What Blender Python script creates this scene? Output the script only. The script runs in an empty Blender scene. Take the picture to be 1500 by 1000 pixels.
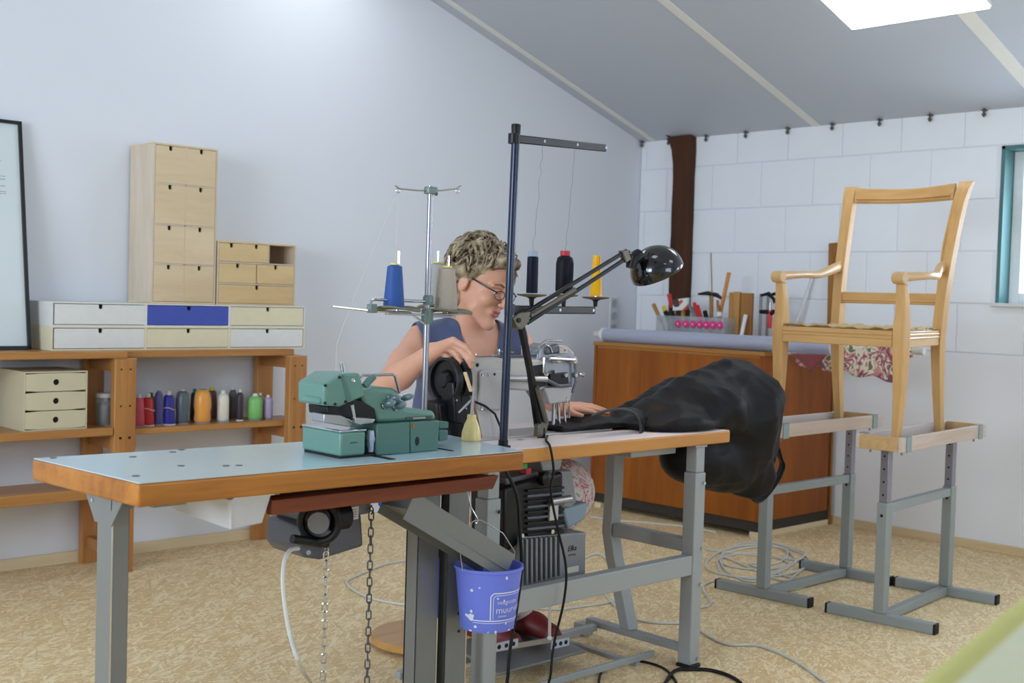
import bpy, bmesh, math, random
import numpy as np
from mathutils import Vector, Matrix
random.seed(7)
PI = math.pi
scn = bpy.context.scene
col = scn.collection
# ------------------------------------------------------------------ camera
FPX = 1776.0
YAW, PITCH, ROLL = 0.80663, -0.03691, 0.02995
CAM = np.array([-6.02, -5.13, 1.22])
_F = np.array([math.cos(YAW)*math.cos(PITCH), math.sin(YAW)*math.cos(PITCH), math.sin(PITCH)])
_R0 = np.array([math.sin(YAW), -math.cos(YAW), 0.0])
_U0 = np.cross(_R0, _F)
_R = math.cos(ROLL)*_R0 + math.sin(ROLL)*_U0
_U = -math.sin(ROLL)*_R0 + math.cos(ROLL)*_U0
cd = bpy.data.cameras.new('camera')
cam = bpy.data.objects.new('camera', cd); col.objects.link(cam)
cam.matrix_world = Matrix(((_R[0], _U[0], -_F[0], CAM[0]), (_R[1], _U[1], -_F[1], CAM[1]), (_R[2], _U[2], -_F[2], CAM[2]), (0, 0, 0, 1)))
cd.sensor_width = 36.0
cd.lens = FPX/1500*36
cd.clip_start = 0.05
cd.dof.use_dof = True
cd.dof.focus_distance = 3.5
cd.dof.aperture_fstop = 5.0
scn.camera = cam
# ------------------------------------------------------------------ sky, lights, exposure
w = bpy.data.worlds.new('sky'); scn.world = w; w.use_nodes = True
bg = w.node_tree.nodes['Background']
bg.inputs[0].default_value = (0.72, 0.84, 1.0, 1); bg.inputs[1].default_value = 3.0
scn.view_settings.view_transform = 'Standard'
scn.view_settings.look = 'None'
scn.view_settings.gamma = 1.0
scn.view_settings.use_curve_mapping = False
scn.view_settings.exposure = -1.46
PANEL_POWER = 11.0      # emission strength of the ceiling panels
def window_light(name, loc, rot, sx, sy, power):
    l = bpy.data.lights.new(name, 'AREA'); l.shape = 'RECTANGLE'; l.size = sx; l.size_y = sy
    l.energy = power; l.color = (0.74, 0.87, 1.0)
    o = bpy.data.objects.new(name, l); o.location = loc; o.rotation_euler = rot; col.objects.link(o)
    return o
# daylight entering through the four windows (one in the block wall in view, three behind the camera)
window_light('daylight', (0.30, -2.97, 1.66), (0, PI/2, 0), 0.95, 1.3, 120)
window_light('daylight', (0.30, -5.2, 1.66), (0, PI/2, 0), 0.95, 1.8, 90)
window_light('daylight', (-3.2, -8.1, 1.75), (PI/2, 0, 0), 2.4, 1.3, 130)
window_light('daylight', (-8.6, -3.0, 1.75), (0, -PI/2, 0), 1.3, 2.4, 420)

# ------------------------------------------------------------------ pixel -> point helpers (a ray and the plane of what it touches)
def ray(x, y): return _F*FPX + _R*(x-750) - _U*(y-500)
def W(x, y, X=None, Y=None, Z=None, D=None):
    d = ray(x, y)
    if X is not None: t = (X-CAM[0])/d[0]
    elif Y is not None: t = (Y-CAM[1])/d[1]
    elif Z is not None: t = (Z-CAM[2])/d[2]
    else: t = D/FPX
    return Vector(CAM + d*t)
V = Vector
def WN(x, y, p, n):
    d = ray(x, y); n = np.array(n); return Vector(CAM + d*(((np.array(p)-CAM)@n)/(d@n)))
# ------------------------------------------------------------------ mesh builder
class M:
    def __init__(s): s.v = []; s.f = []; s.uv = None
    def add(s, vs, fs):
        o = len(s.v); s.v += [tuple(a) for a in vs]; s.f += [tuple(i+o for i in q) for q in fs]; return s
    def box(s, a, b):
        x0, y0, z0 = [min(a[i], b[i]) for i in range(3)]; x1, y1, z1 = [max(a[i], b[i]) for i in range(3)]
        return s.add([(x0,y0,z0),(x1,y0,z0),(x1,y1,z0),(x0,y1,z0),(x0,y0,z1),(x1,y0,z1),(x1,y1,z1),(x0,y1,z1)],
              [(0,3,2,1),(4,5,6,7),(0,1,5,4),(1,2,6,5),(2,3,7,6),(3,0,4,7)])
    def hexa(s, low, up):       # two quads, bottom and top
        return s.add(list(low)+list(up), [(0,3,2,1),(4,5,6,7),(0,1,5,4),(1,2,6,5),(2,3,7,6),(3,0,4,7)])
    def bar(s, p, q, w, h, up=(0,0,1), roll=0):   # box along a segment: w sideways, h along up
        p, q = V(p), V(q); d = (q-p).normalized(); u = V(up)
        if abs(d.dot(u)) > .98: u = V((1,0,0)) if abs(d.x) < .9 else V((0,1,0))
        r = d.cross(u).normalized(); u = r.cross(d).normalized()
        if roll:
            m = Matrix.Rotation(roll, 3, d); r = m@r; u = m@u
        r = r*w/2; u = u*h/2
        return s.hexa([p-r-u, p+r-u, q+r-u, q-r-u], [p-r+u, p+r+u, q+r+u, q-r+u])
    def tube(s, pts, r, n=10, caps=True, closed=False):
        pts = [V(p) for p in pts]; k = len(pts)
        rs = r if isinstance(r, (list, tuple)) else [r]*k
        def tan(i):
            a = pts[(i-1) % k] if closed or i > 0 else pts[i]
            b = pts[(i+1) % k] if closed or i < k-1 else pts[i]
            t = b-a
            return t.normalized() if t.length > 1e-9 else V((0,0,1))
        t0 = tan(0); u = V((0,0,1)) if abs(t0.z) < .9 else V((1,0,0))
        u = (u - t0*u.dot(t0)).normalized(); vs = []
        for i in range(k):
            t = tan(i); u = (u - t*u.dot(t))
            u = u.normalized() if u.length > 1e-6 else t.orthogonal().normalized()
            b = t.cross(u)
            for j in range(n):
                a = 2*PI*j/n; vs.append(pts[i] + (u*math.cos(a)+b*math.sin(a))*rs[i])
        fs = []
        for i in range(k if closed else k-1):
            for j in range(n):
                i2 = (i+1) % k; j2 = (j+1) % n
                fs.append((i*n+j, i*n+j2, i2*n+j2, i2*n+j))
        if caps and not closed: fs += [tuple(range(n-1,-1,-1)), tuple((k-1)*n+j for j in range(n))]
        return s.add(vs, fs)
    def cyl(s, p, q, r, r2=None, n=16): return s.tube([p, q], [r, r if r2 is None else r2], n)
    def lathe(s, prof, o=(0,0,0), axis=(0,0,1), n=24, cap=True):
        ax = V(axis).normalized(); u = ax.orthogonal().normalized()
        if abs(ax.z) > .999: u = V((1,0,0))
        b = ax.cross(u); o = V(o); vs = []
        for (r, z) in prof:
            for j in range(n):
                a = 2*PI*j/n; vs.append(o + ax*z + (u*math.cos(a)+b*math.sin(a))*max(r, 1e-4))
        k = len(prof); fs = []
        for i in range(k-1):
            for j in range(n): fs.append((i*n+j, i*n+(j+1) % n, (i+1)*n+(j+1) % n, (i+1)*n+j))
        if cap: fs += [tuple(range(n-1,-1,-1)), tuple((k-1)*n+j for j in range(n))]
        return s.add(vs, fs)
    def prism(s, poly, a, b, ax='y'):    # polygon in the two other axes, extruded along ax from a to b
        def P(p, t): return {'x': (t, p[0], p[1]), 'y': (p[0], t, p[1]), 'z': (p[0], p[1], t)}[ax]
        n = len(poly); vs = [P(p, a) for p in poly] + [P(p, b) for p in poly]
        fs = [tuple(range(n-1,-1,-1)), tuple(range(n, 2*n))] + [(i, (i+1) % n, n+(i+1) % n, n+i) for i in range(n)]
        return s.add(vs, fs)
    def ball(s, c, r, nu=16, nv=10):
        r = (r, r, r) if not isinstance(r, (tuple, list)) else r; c = V(c); vs = [c-V((0,0,r[2]))]; fs = []
        for i in range(1, nv):
            t = -PI/2 + PI*i/nv
            for j in range(nu):
                a = 2*PI*j/nu; vs.append(c+V((r[0]*math.cos(t)*math.cos(a), r[1]*math.cos(t)*math.sin(a), r[2]*math.sin(t))))
        vs.append(c+V((0,0,r[2])))
        for j in range(nu):
            fs.append((0, 1+(j+1) % nu, 1+j)); L = 1+(nv-2)*nu; fs.append((L+j, L+(j+1) % nu, len(vs)-1))
            for i in range(nv-2): fs.append((1+i*nu+j, 1+i*nu+(j+1) % nu, 1+(i+1)*nu+(j+1) % nu, 1+(i+1)*nu+j))
        return s.add(vs, fs)
    def xf(s, m):
        s.v = [tuple(m @ V(a)) for a in s.v]; return s
    def build(s, name, mat, parent=None, bevel=0.0, seg=2, smooth=True, ang=35, sub=0, solid=0.0, fixn=True):
        me = bpy.data.meshes.new(name)
        off = V((0,0,0)); rz = None
        me.from_pydata(s.v, [], s.f)
        if parent is not None:
            inv = world_of(parent).inverted(); me.transform(inv)
        if fixn:
            b = bmesh.new(); b.from_mesh(me); bmesh.ops.recalc_face_normals(b, faces=b.faces); b.to_mesh(me); b.free()
        if smooth:
            me.polygons.foreach_set('use_smooth', [True]*len(me.polygons)); me.set_sharp_from_angle(angle=math.radians(ang))
        me.materials.append(mat)
        o = bpy.data.objects.new(name, me); col.objects.link(o)
        if parent is not None: o.parent = parent
        if solid:
            md = o.modifiers.new('thickness', 'SOLIDIFY'); md.thickness = solid; md.offset = 0
        if bevel:
            md = o.modifiers.new('bevel', 'BEVEL'); md.width = bevel; md.segments = seg; md.limit_method = 'ANGLE'; md.angle_limit = math.radians(40)
        if sub:
            md = o.modifiers.new('sub', 'SUBSURF'); md.levels = sub; md.render_levels = sub
        return o
_wm = {}
def world_of(o):
    m = Matrix.Identity(4)
    while o is not None:
        m = o.matrix_basis @ m; o = o.parent
    return m
def thing(name, label, cat, loc, group=None, rz=0.0):
    o = bpy.data.objects.new(name, None); col.objects.link(o); o.empty_display_size = .05
    o.location = loc; o.rotation_euler = (0, 0, rz); o['label'] = label; o['category'] = cat
    if group: o['group'] = group
    return o
def tag(o, label, cat, group=None):
    o['label'] = label; o['category'] = cat
    if group: o['group'] = group
    return o
def struct(o): o['kind'] = 'structure'; return o
def part_label(o, s): o['label'] = s; return o
def dup(root, loc, label=None, group=None, rz=None):
    def cp(o, p):
        c = o.copy(); col.objects.link(c); c.parent = p
        for ch in [x for x in list(bpy.data.objects) if x.parent == o]: cp(ch, c)
        return c
    r = cp(root, None); r.location = loc
    if rz is not None: r.rotation_euler = (0, 0, rz)
    if label: r['label'] = label
    if group: r['group'] = group
    return r
# ------------------------------------------------------------------ materials
def lin(c):
    return tuple(((x/255)/12.92 if x/255 <= .04045 else ((x/255+.055)/1.055)**2.4) for x in c) + (1,)
def nmat(name):
    m = bpy.data.materials.new(name); m.use_nodes = True
    return m, m.node_tree.nodes, m.node_tree.links, m.node_tree.nodes['Principled BSDF']
def plain(name, c, rough=.5, metal=0, var=.06, scale=30, bump=0, coat=0, spec=None, trans=0, sheen=0):
    m, N, L, p = nmat(name)
    p.inputs['Roughness'].default_value = rough; p.inputs['Metallic'].default_value = metal
    if coat: p.inputs['Coat Weight'].default_value = coat
    if trans: p.inputs['Transmission Weight'].default_value = trans
    if sheen: p.inputs['Sheen Weight'].default_value = sheen
    if spec is not None: p.inputs['Specular IOR Level'].default_value = spec
    c = lin(c)
    tc = N.new('ShaderNodeTexCoord'); ns = N.new('ShaderNodeTexNoise'); ns.inputs['Scale'].default_value = scale; ns.inputs['Detail'].default_value = 5
    L.new(tc.outputs['Object'], ns.inputs['Vector'])
    mx = N.new('ShaderNodeMix'); mx.data_type = 'RGBA'
    mx.inputs[6].default_value = tuple(x*(1-var) for x in c[:3])+(1,); mx.inputs[7].default_value = tuple(min(1, x*(1+var)) for x in c[:3])+(1,)
    L.new(ns.outputs[0], mx.inputs[0]); L.new(mx.outputs[2], p.inputs['Base Color'])
    if bump:
        b = N.new('ShaderNodeBump'); b.inputs['Strength'].default_value = bump; b.inputs['Distance'].default_value = .002
        L.new(ns.outputs[0], b.inputs['Height']); L.new(b.outputs[0], p.inputs['Normal'])
    return m
def wood(name, c1, c2, axis='x', grain=1.0, rough=.5, coat=0, stretch=14, knots=False):
    m, N, L, p = nmat(name); p.inputs['Roughness'].default_value = rough; p.inputs['Specular IOR Level'].default_value = .3
    if coat: p.inputs['Coat Weight'].default_value = coat; p.inputs['Coat Roughness'].default_value = .2
    tc = N.new('ShaderNodeTexCoord'); mp = N.new('ShaderNodeMapping')
    sc = [40*grain]*3; sc['xyz'.index(axis)] = 40*grain/stretch
    mp.inputs['Scale'].default_value = sc; L.new(tc.outputs['Object'], mp.inputs['Vector'])
    n1 = N.new('ShaderNodeTexNoise'); n1.inputs['Scale'].default_value = 1; n1.inputs['Detail'].default_value = 6; n1.inputs['Roughness'].default_value = .65; n1.inputs['Distortion'].default_value = .6
    L.new(mp.outputs[0], n1.inputs['Vector'])
    n2 = N.new('ShaderNodeTexNoise'); n2.inputs['Scale'].default_value = .22; n2.inputs['Detail'].default_value = 3
    L.new(mp.outputs[0], n2.inputs['Vector'])
    a = N.new('ShaderNodeMath'); a.operation = 'ADD'; L.new(n1.outputs[0], a.inputs[0]); L.new(n2.outputs[0], a.inputs[1])
    r = N.new('ShaderNodeMapRange'); r.inputs[1].default_value = .72; r.inputs[2].default_value = 1.3; L.new(a.outputs[0], r.inputs[0])
    mx = N.new('ShaderNodeMix'); mx.data_type = 'RGBA'; mx.inputs[6].default_value = lin(c1); mx.inputs[7].default_value = lin(c2)
    L.new(r.outputs[0], mx.inputs[0]); L.new(mx.outputs[2], p.inputs['Base Color'])
    b = N.new('ShaderNodeBump'); b.inputs['Strength'].default_value = .15; b.inputs['Distance'].default_value = .001
    L.new(n1.outputs[0], b.inputs['Height']); L.new(b.outputs[0], p.inputs['Normal'])
    return m
def emis(name, c, s):
    m, N, L, p = nmat(name); p.inputs['Base Color'].default_value = (.8, .8, .8, 1)
    p.inputs['Emission Color'].default_value = c; p.inputs['Emission Strength'].default_value = s
    return m
def glass(name, c=(235,240,240), rough=.05, alpha=.25):
    m, N, L, p = nmat(name); p.inputs['Base Color'].default_value = lin(c); p.inputs['Roughness'].default_value = rough
    p.inputs['Alpha'].default_value = alpha
    return m
def osb():
    m, N, L, p = nmat('osb_board'); p.inputs['Roughness'].default_value = .62
    tc = N.new('ShaderNodeTexCoord')
    best = None
    for i, (ang, sx, sy) in enumerate(((-.75, 13, 95), (-.35, 17, 120), (-1.2, 15, 105), (.6, 20, 130), (-.6, 30, 180), (.1, 22, 150))):
        mp = N.new('ShaderNodeMapping'); mp.vector_type = 'TEXTURE' if False else 'POINT'
        mp.inputs['Rotation'].default_value = (0, 0, ang); mp.inputs['Scale'].default_value = (sx, sy, 1); mp.inputs['Location'].default_value = (i*3.3, i*7.1, 0)
        # rotate first, then stretch
        mr = N.new('ShaderNodeMapping'); mr.inputs['Rotation'].default_value = (0, 0, ang); L.new(tc.outputs['Object'], mr.inputs['Vector'])
        mp.inputs['Rotation'].default_value = (0, 0, 0); L.new(mr.outputs[0], mp.inputs['Vector'])
        ds = N.new('ShaderNodeTexNoise'); ds.inputs['Scale'].default_value = 1.3; L.new(mp.outputs[0], ds.inputs['Vector'])
        vm = N.new('ShaderNodeVectorMath'); vm.operation = 'MULTIPLY_ADD'; vm.inputs[1].default_value = (.3, .5, 0); L.new(ds.outputs['Color'], vm.inputs[0]); L.new(mp.outputs[0], vm.inputs[2])
        vo = N.new('ShaderNodeTexVoronoi'); vo.voronoi_dimensions = '2D'; vo.inputs['Scale'].default_value = 1; L.new(vm.outputs[0], vo.inputs['Vector'])
        sp = N.new('ShaderNodeSeparateColor'); L.new(vo.outputs['Color'], sp.inputs[0])
        gr = N.new('ShaderNodeTexNoise'); gr.inputs['Scale'].default_value = 3; gr.inputs['Detail'].default_value = 3
        mg = N.new('ShaderNodeMapping'); mg.inputs['Scale'].default_value = (.35, 3, 1); L.new(mp.outputs[0], mg.inputs['Vector']); L.new(mg.outputs[0], gr.inputs['Vector'])
        tn = N.new('ShaderNodeMath'); tn.operation = 'MULTIPLY_ADD'; tn.inputs[1].default_value = .35; L.new(gr.outputs[0], tn.inputs[0]); L.new(sp.outputs[1], tn.inputs[2])
        if best is None: best = (sp.outputs[0], tn.outputs[0])
        else:
            g = N.new('ShaderNodeMath'); g.operation = 'GREATER_THAN'; L.new(sp.outputs[0], g.inputs[0]); L.new(best[0], g.inputs[1])
            mxp = N.new('ShaderNodeMath'); mxp.operation = 'MAXIMUM'; L.new(sp.outputs[0], mxp.inputs[0]); L.new(best[0], mxp.inputs[1])
            mt = N.new('ShaderNodeMix'); L.new(g.outputs[0], mt.inputs[0]); L.new(best[1], mt.inputs[2]); L.new(tn.outputs[0], mt.inputs[3])
            best = (mxp.outputs[0], mt.outputs[0])
    cr = N.new('ShaderNodeValToRGB'); L.new(best[1], cr.inputs[0])
    e = cr.color_ramp.elements; e[0].position = .03; e[0].color = lin((176,138,88)); e[1].position = 1.0; e[1].color = lin((240,218,176))
    e1 = cr.color_ramp.elements.new(.18); e1.color = lin((212,180,130)); e2 = cr.color_ramp.elements.new(.62); e2.color = lin((220,190,140))
    L.new(cr.outputs[0], p.inputs['Base Color'])
    b = N.new('ShaderNodeBump'); b.inputs['Strength'].default_value = .15; b.inputs['Distance'].default_value = .001
    L.new(best[1], b.inputs['Height']); L.new(b.outputs[0], p.inputs['Normal'])
    return m
m_osb = osb()
m_wall = plain('white_wall_paint', (226,229,236), .75, var=.015, scale=3, bump=.05)
m_block = plain('painted_block', (242,245,250), .7, var=.02, scale=8, bump=.12)
m_joint = plain('painted_joint', (230,233,240), .85, var=.03, scale=40)
m_ceil = plain('grey_ceiling_panel', (192,198,208), .55, var=.015, scale=2)
m_seam = plain('ceiling_seam_tape', (232,230,222), .6, var=.03)
m_base = wood('pale_skirting_wood', (236,218,184), (216,194,154), 'x', .6)
m_basey = wood('pale_skirting_wood_side', (232,210,170), (212,186,142), 'y', .6)
m_oldwood = wood('dark_brown_timber', (88,52,30), (52,30,18), 'z', .8, .7)
m_bolt = plain('rusty_dark_steel', (96,88,86), .6, .4)
m_teal = plain('teal_window_paint', (74,116,118), .45, var=.08, scale=12)
m_white = plain('white_paint', (225,227,228), .5)
m_glass = glass('window_glass', alpha=.12)
m_panel = emis('lit_diffuser', (.89, .95, 1, 1), PANEL_POWER)
m_frame_al = plain('white_lamp_frame', (225,225,222), .4)
m_void = plain('mortar_recess', (150,150,155), .9)
# ------------------------------------------------------------------ room
SL = .318                      # slope of the ceiling
def cz(x): return 2.24 - SL*x if x > -4.6 else 2.24 + SL*4.6 - SL*(-4.6 - x)
struct(M().box((-8.6, -8.1, -.1), (.3, 0.1, 0)).build('floor', m_osb))
struct(M().prism([(-8.7, 0), (.15, 0), (.15, 2.2), (-4.6, cz(-4.6)+.05), (-8.7, cz(-8.7)+.05)], 0, .2, 'y').build('wall_left', m_wall))
# block wall with the window opening; courses of separate blocks above a plastered band
WY0, WY1, WZ0, WZ1 = -3.55, -2.375, 1.255, 2.055
wr = M()
wr.box((.006, -8.1, 0), (.25, 0, 1.0)); 
wr.box((.006, WY1, 1.0), (.25, 0, 2.26)); wr.box((.006, WY0, 1.0), (.25, WY1, WZ0)); wr.box((.006, WY0, WZ1), (.25, WY1, 2.26))
wr.box((.006, -4.4, 1.0), (.25, WY0, 2.26)); wr.box((.006, -6.0, 1.0), (.25, -4.4, WZ0)); wr.box((.006, -6.0, WZ1), (.25, -4.4, 2.26)); wr.box((.006, -8.1, 1.0), (.25, -6.0, 2.26))
wallr = struct(wr.build('wall_right', m_joint))
plast = M().box((0, -8.1, 0), (.008, 0, .998)).build('plaster_band', plain('brightened_white_paint', (242,244,249), .75, var=.015, scale=3, bump=.05), wallr)  # brighter copy of the wall paint, making up in colour for missing light
zs = [1.0, 1.255, 1.523, 1.79, 2.058, 2.26]
BW = .3555
bl_cache = {}
for r in range(5):
    z0, z1 = zs[r]+.003, zs[r+1]-.003
    y = -.045 if r % 2 == 0 else -.222
    cuts = [0.0] + [y - BW*k for k in range(0, 23) if y-BW*k < -.02 and y-BW*k > -8.0] + [-8.1]
    for a, b in zip(cuts[:-1], cuts[1:]):
        y1, y0 = a-.003, b+.003
        if z1 > WZ0+.01 and z0 < WZ1-.01:
            hit = False
            for (q0, q1) in ((WY0, WY1), (-6.0, -4.4)):
                if y0 < q1 and y1 > q0:
                    if y0 < q0 and y1 > q1: hit = True
                    elif y1 > q1: y0 = max(y0, q1)
                    elif y0 < q0: y1 = min(y1, q0)
                    else: hit = True
            if hit or y1-y0 < .03: continue
        M().box((0, y0, z0), (.012, y1, z1)).build('block', m_block, wallr, bevel=.0025, seg=1, smooth=False)
# ceiling: two slopes, seam strips, bolts in the eaves
ce = M().prism([(.28, cz(.28)), (-4.6, cz(-4.6)), (-8.7, cz(-8.7)), (-8.7, cz(-8.7)+.12), (-4.6, cz(-4.6)+.12), (.28, cz(.28)+.12)], -8.1, .1, 'y').build('ceiling', m_ceil, smooth=False)
struct(ce)
for y0, y1 in ((-.125, -.085), (-1.325, -1.272), (-2.635, -2.56), (-3.9, -3.83), (-5.2, -5.13)):
    M().prism([(-.005, cz(-.005)-.004), (-4.59, cz(-4.59)-.004), (-4.59, cz(-4.59)+.01), (-.005, cz(-.005)+.01)], y0, y1, 'y').build('seam_strip', m_seam, ce, smooth=False)
for k in range(13):
    y = .055 - .2925*k
    if k == 0: y = -.02
    bm = M().cyl((-.02, y, 2.262), (-.02, y, 2.205), .006, n=8).cyl((-.02, y, 2.222), (-.02, y, 2.212), .010, n=6).box((-.032, y-.011, 2.236), (0.0, y+.011, 2.24))
    bm.build('eaves_bolt', m_bolt, ce)
# skirting
struct(M().box((-8.6, -.018, 0), (-.018, 0, .050)).build('baseboard_left', m_base, bevel=.002))
struct(M().box((-.018, -8.1, 0), (0, 0, .045)).build('baseboard_right', m_basey, bevel=.002))
# old timber post let into the block wall
pst = M(); n = 26
ring = []
for i in range(n+1):
    z = .0 + 2.25*i/n; j1, j2 = random.uniform(-.003, .003), random.uniform(-.003, .003)
    fl = .05*max(0, (z-2.08)/.17)**2
    ring.append([(.005, -.30+j1+fl, z), (-.05+j2, -.305+j1+fl, z), (-.058+j1, -.44+j2-.0*fl, z), (.005, -.445+j2, z)])
for r_ in ring: pst.v += r_
for i in range(n):
    for j in range(4): pst.f.append((i*4+j, i*4+(j+1) % 4, (i+1)*4+(j+1) % 4, (i+1)*4+j))
pst.f += [(0,1,2,3), tuple(n*4+j for j in (3,2,1,0))]
po = pst.build('trim_1', m_oldwood, bevel=.004); struct(po)
M().bar((-.06, -.24, 2.275), (-.03, -.31, 2.21), .02, .012).build('splinter', m_oldwood, po)
# window in view: teal reveal and casement, lace strip, pane
wn = thing('window_1', 'teal painted window frame set in the white block wall', 'window', (0, (WY0+WY1)/2, WZ0))
wn['kind'] = 'structure'
M().box((.004, WY1-.02, WZ0), (.2, WY1, WZ1)).box((.004, WY0, WZ0), (.2, WY0+.02, WZ1)).box((.004, WY0, WZ1-.02), (.2, WY1, WZ1)).build('reveal_lining', m_teal, wn, bevel=.002)
M().box((-.03, WY0-.02, WZ0-.012), (.2, WY1+.01, WZ0+.006)).build('window_sill', m_white, wn, bevel=.003)
ym = (WY0+WY1)/2
for (a, b) in ((WY1-.075, WY1-.0205), (WY0+.0205, WY0+.075), (ym-.03, ym+.03)): M().box((.11, a, WZ0+.0065), (.17, b, WZ1-.0205)).build('casement_stile', m_white, wn, bevel=.003)
for (a, b) in ((WY0+.0755, ym-.0305), (ym+.0305, WY1-.0755)):
    for (c, d) in ((WZ0+.0065, WZ0+.06), (WZ1-.07, WZ1-.0205)): M().box((.112, a, c), (.168, b, d)).build('casement_rail', m_white, wn, bevel=.003)
M().box((.138, WY0+.02, WZ0+.02), (.142, WY1-.02, WZ1-.03)).build('pane', m_glass, wn)
lc = M()
for k in range(36):
    y = WY1-.085-.03*k
    if y < WY0+.06: break
    for zz in (WZ1-.10, WZ1-.16, WZ1-.22):
        pts = [(.1, y-.013+.013*math.cos(a), zz+.028*math.sin(a)) for a in [2*PI*i/12 for i in range(12)]]
        lc.tube(pts, .0035, 5, closed=True)
lc.build('lace_valance', plain('lace_cotton', (222,224,220), .8), wn)
# walls behind the camera, each with a window opening
nw = M().box((-8.6, -8.2, 0), (-4.4, -8.1, 4)).box((-2.0, -8.2, 0), (.25, -8.1, 4)).box((-4.4, -8.2, 0), (-2.0, -8.1, 1.1)).box((-4.4, -8.2, 2.4), (-2.0, -8.1, 4))
struct(nw.build('wall_near', m_wall, smooth=False))
fw = M().box((-8.7, -8.2, 0), (-8.6, -4.2, 3.2)).box((-8.7, -1.8, 0), (-8.6, .0, 3.2)).box((-8.7, -4.2, 0), (-8.6, -1.8, 1.1)).box((-8.7, -4.2, 2.4), (-8.6, -1.8, 3.2))
struct(fw.build('wall_back', m_wall, smooth=False))
# ceiling light panels
def light_panel(x0, y0, L, Wd, label):
    a = math.atan(SL); t = thing('ceiling_light', label, 'light', (x0-L/2*math.cos(a), y0-Wd/2, cz(x0-L/2*math.cos(a))), 'square ceiling light panels')
    u = V((-math.cos(a), 0, math.sin(a))); nrm = V((-math.sin(a), 0, -math.cos(a))); o = V((x0, y0, cz(x0)))
    def q(s, e, d0, d1, m):
        p = [o+u*s+V((0, -e, 0)), o+u*(L-s)+V((0, -e, 0)), o+u*(L-s)+V((0, -(Wd-e), 0)), o+u*s+V((0, -(Wd-e), 0))]
        return m.hexa([x+nrm*d0 for x in p], [x+nrm*d1 for x in p])
    q(0, 0, .0, .02, M()).build('frame', m_frame_al, t, bevel=.002)
    q(.004, .004, .02, .032, M()).build('diffuser', m_panel, t, bevel=.004)
light_panel(-.94, -2.07, .66, .67, 'lit square ceiling panel on the slope above the chair')
light_panel(-2.25, -.22, .66, .67, 'lit square ceiling panel close to the smooth white wall')
light_panel(-1.9, -4.3, .66, .67, 'lit square ceiling panel at mid slope away from the chair')
light_panel(-3.6, -2.4, .66, .67, 'lit square ceiling panel near the ridge above the sewing tables')
light_panel(-3.6, -5.6, .66, .67, 'lit square ceiling panel near the ridge at the window end')
# ================================================================== storage along the smooth wall
m_ply = wood('birch_plywood', (226,204,170), (208,182,144), 'x', .5, .5, stretch=6)
m_ply2 = wood('birch_plywood_warm', (222,194,146), (204,172,122), 'x', .5, .5, stretch=6)
m_plyside = wood('birch_plywood_side', (222,206,186), (204,184,160), 'z', .5, .55, stretch=5)
m_cardw = plain('white_board', (226,226,222), .6)
m_cardc = plain('cream_board', (228,218,186), .6)
m_cardb = plain('blue_board', (66,84,178), .55)
m_cream = plain('cream_box_board', (204,194,162), .6, scale=12)
m_dark = plain('interior_shade', (18,16,16), .9)  # dark colour stands in for the shade inside the hollow drawers
m_pine = wood('varnished_pine', (196,142,80), (160,104,52), 'x', .7, .4, .2)
m_pinez = wood('varnished_pine_upright', (196,140,80), (158,102,52), 'z', .7, .4, .2)
m_piney = wood('varnished_pine_cross', (186,130,72), (148,94,46), 'y', .7, .4, .2)
m_endg = wood('pine_end_grain', (214,176,128), (190,146,96), 'y', 1.2, .6)
m_screw = plain('dark_screw', (50,38,30), .4, .5)
m_black = plain('black_lacquer', (16,17,20), .3)

def front_notch(x0, x1, z0, z1, y, t, nw=.017, nh=.021):
    xc = (x0+x1)/2; r = nw/2
    poly = [(x0, z0), (x1, z0), (x1, z1), (xc+r, z1), (xc+r, z1-nh+r)]
    poly += [(xc+r*math.cos(a), z1-nh+r-r*math.sin(a)) for a in [PI*i/8 for i in range(1, 8)]]
    poly += [(xc-r, z1-nh+r), (xc-r, z1), (x0, z1)]
    return M().prism(poly, y, y+t, 'y')
def notch_drawer(th, x0, x1, z0, z1, y, dep, mat, g=.0018, nw=.017, nh=.021, label=None):
    x0 += g; x1 -= g; z0 += g; z1 -= g
    d = front_notch(x0, x1, z0, z1, y, .010, nw, nh)
    d.box((x0+.003, y+.0101, z0+.002), (x0+.008, y+dep, z1-.006)).box((x1-.008, y+.0101, z0+.002), (x1-.003, y+dep, z1-.006)).box((x0+.003, y+.0101, z0+.001), (x1-.003, y+dep, z0+.005))
    o = d.build('drawer', mat, th, smooth=False)
    if label: part_label(o, label)
    xc = (x0+x1)/2
    M().box((xc-nw*.8, y+.0105, z1-nh*1.3), (xc+nw*.8, y+.012, z1-.001)).build('notch_shade', m_dark, o, smooth=False)  # dark sheet behind the notch paints in the shade of the hollow
    return o
def carcass(th, x0, x1, y0, y1, z0, z1, t, mat, smat=None, name='body'):
    M().box((x0, y0, z1-t), (x1, y1, z1)).box((x0, y0, z0), (x1, y1, z0+t)).box((x0+t, y1-.005, z0+t), (x1-t, y1, z1-t)).build(name, mat, th, smooth=False)
    for xa in (x0, x1-t): M().box((xa, y0, z0+t), (xa+t, y1, z1-t)).build('side_panel', smat or mat, th, smooth=False)
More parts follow.
